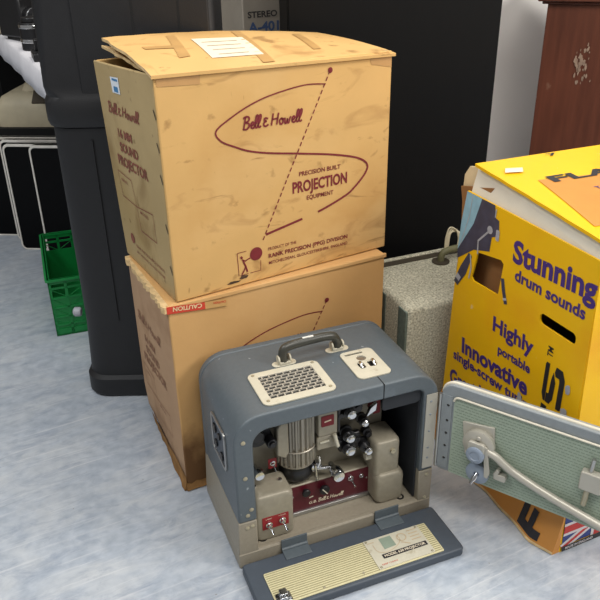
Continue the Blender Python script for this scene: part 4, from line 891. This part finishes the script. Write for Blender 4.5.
mb = MB(); mb.cyl((.037, 0, .07), (.037, -.05, .07), .026); mb.cyl((.037, -.05, .07), (.037, -.056, .07), .022); ln = mb.build('lens', 'black', E2, bevel=.001)
for y in (-.012, -.044):
    mb = MB(); mb.lathe([(.0265, 0), (.0275, .002), (.0275, .006), (.0265, .008)], (.037, y, .07), (0, -1, 0), 24); mb.build('lens_ring', 'chrome', ln)
E3 = eq('lens_unit', .012, .30, 10, 'upright dark lens with two bright rings, beside the cine camera on the table', 'lens')
mb = MB(); mb.cyl((.04, .05, 0), (.04, .05, .075), .036); mb.cyl((.04, .05, .075), (.04, .05, .088), .028); lb = mb.build('lens_barrel', 'black', E3, bevel=.002)
for z in (.022, .06):
    mb = MB(); mb.lathe([(.0362, 0), (.038, .002), (.038, .008), (.0362, .010)], (.04, .05, z), Z3, 28); mb.build('lens_ring', 'chrome', lb)
E4 = eq('film_splicer', .0, .14, -5, 'small dark metal splicer with a bright lever, nearest the table end', 'film splicer')
mb = MB(); mb.box(0, .075, 0, .09, 0, .022); mb.box(.01, .06, .05, .08, .022, .05); mb.build('splicer_base', 'black', E4, bevel=.003)
mb = MB(); mb.tube([(.02, .03, .028), (.05, .045, .052), (.06, .02, .045)], .004, 8); mb.build('lever', 'chrome', E4, smooth=60)
E5 = eq('film_machine', .13, .52, 0, 'tall dark grey machine with a chrome bar at the back of the table', 'machine')
mb = MB(); mb.box(0, .14, 0, .1, 0, .24); mb.build('machine_body', 'inner_dark', E5, bevel=.006)
mb = MB(); mb.tube([(-.01, -.012, .09), (.12, -.012, .12)], .008, 10); mb.box(-.01, .06, -.01, 0, .06, .066); mb.build('chrome_bar', 'chrome', E5, smooth=60)
# black box added to darken the view under the table, beige machine on a dark stand
S_ = thing('dark_backdrop', Vector((-1.40, 3.33, 0)), 27, 'black box added to keep the space under the table dark', 'cabinet')
mb = MB(); mb.box(0, 1.0, 0, .35, 0, .72); mb.build('backdrop_body', 'soot', S_, bevel=.003)
mb = MB(); mb.box(.01, .495, -.012, 0, .02, .70); mb.box(.505, .99, -.012, 0, .02, .70); mb.build('backdrop_door', 'cab', S_, bevel=.002)
St = thing('low_stand', (-1.16, 2.80, 0), -4, 'low black stand behind the row of black screens', 'stand')
mb = MB(); mb.box(0, .55, 0, .30, .36, .385); mb.build('stand_top', 'soot', St)
for x, y in ((.02, .02), (.53, .02), (.02, .28), (.53, .28)):
    mb = MB(); mb.box(x-.015, x+.015, y-.015, y+.015, 0, .36); mb.build('leg', 'soot', St)
Bg = thing('beige_machine', (-1.13, 2.82, .3855), -4, 'beige plastic machine with a dark recess, on the stand above the black screens', 'machine')
mb = MB(); mb.loft([(0, rr(0, .40, 0, .24, .03)), (.07, rr(0, .40, 0, .24, .03)), (.105, rr(.02, .385, .02, .24, .03)), (.12, rr(.05, .37, .05, .23, .03))]); mb.build('machine_body', 'beige', Bg, smooth=50)
mb = MB(); mb.loft([(.118, rr(.09, .36, .06, .22, .02)), (.145, rr(.10, .35, .07, .21, .02)), (.152, rr(.12, .33, .09, .19, .02))]); mb.build('machine_cover', 'beige', Bg, smooth=50)
mb = MB(); mb.hexa([(.15, .008, .085), (.33, .008, .085), (.33, .045, .122), (.15, .045, .122), (.15, .003, .09), (.33, .003, .09), (.33, .04, .127), (.15, .04, .127)]); mb.build('dark_recess', 'beige_dark', Bg)
# row of black flat screens standing on edge
labels = ['large black flat screen on edge, rearmost of the row under the table', 'second black flat screen from the back of the row under the table', 'middle black flat screen of the row, with a pale rounded frame', 'black flat screen with a bright silver rim, second from the front of the row', 'smaller black flat screen, frontmost of the row, behind the green crate']
specs = [(-1.22, 2.735, .66, .372), (-1.20, 2.69, .66, .362), (-1.060, 2.63, .45, .388), (-1.018, 2.545, .42, .396), (-.912, 2.500, .32, .402)]
for (x, y, w_, h_), lb in zip(specs, labels):
    t = thing('flat_screen', (x, y, 0), -5, lb, 'screen', 'black flat screens standing under the table')
    mb = MB(); mb.prism(rr(0, w_, .001, h_, .022), (0, .022, 0), X3, Z3, .018); mb.build('screen_glass', 'gloss', t, bevel=.001)
    mb = MB(); e_ = rr(0, w_, .001, h_, .022); i_ = rr(.006, w_-.006, .006, h_-.009, .016); mb.sheet(e_, [i_[::-1]], (0, .0235, 0), X3, Z3, .022); mb.build('screen_frame', 'rim', t, bevel=.0008)
# green crate
Cr = thing('green_crate', (-.712, 1.905, 0), 19, 'green slatted plastic crate on the floor beside the black chest', 'crate')
w_, d_, h_ = .27, .36, .182
def lattice(mb, L, h, U, O, inset=0):
    V = Z3; O = Vector(O); t = .004
    rects = []
    for z in (.0, .032, .058, .088, .118, .150): rects.append((0, L, z, z+.006))
    rects.append((0, L, h-.016, h)); rects.append((0, L, 0, .022))
    n = max(3, int(L/.045))
    for i in range(n+1):
        x = (L-.008)*i/n; rects.append((x, x+.008, 0, h))
    for (a, b, c, e) in rects: mb.prism([(a, c), (b, c), (b, e), (a, e)], O, U, V, t)
    for i in range(n):
        x = (L-.008)*i/n+.004; s_ = L/n
        for z in (.022, .06, .09, .122):
            p, q = (x, z), (x+s_, z+.028)
            mb.prism([(p[0], p[1]), (p[0]+.003, p[1]), (q[0]+.003, q[1]), (q[0], q[1])] if i % 2 else [(p[0], q[1]), (p[0]+.003, q[1]), (q[0]+.003, p[1]), (q[0], p[1])], O, U, V, t*.7)
for U, O, L, nm in ((X3, (0, .004, 0), w_, 1), (-X3, (w_, d_-.004, 0), w_, 1), (-Y3, (.004, d_, 0), d_, 1), (Y3, (w_-.004, 0, 0), d_, 1)):
    mb = MB(); lattice(mb, L, h_, U, O); mb.prism([(0, .022), (L, .022), (L, .125), (0, .125)], Vector(O)-U.cross(Z3)*.0002, U, Z3, .0016); mb.build('crate_wall', 'green', Cr, smooth=0)
mb = MB(); mb.box(.002, w_-.002, .002, d_-.002, .001, .006); mb.build('crate_floor', 'green', Cr)
mb = MB(); mb.sheet(rr(-.006, w_+.006, -.006, d_+.006, .01), [rr(.006, w_-.006, .006, d_-.006, .006)[::-1]], (0, 0, h_-.006), X3, Y3, .006); mb.build('crate_rim', 'green', Cr)
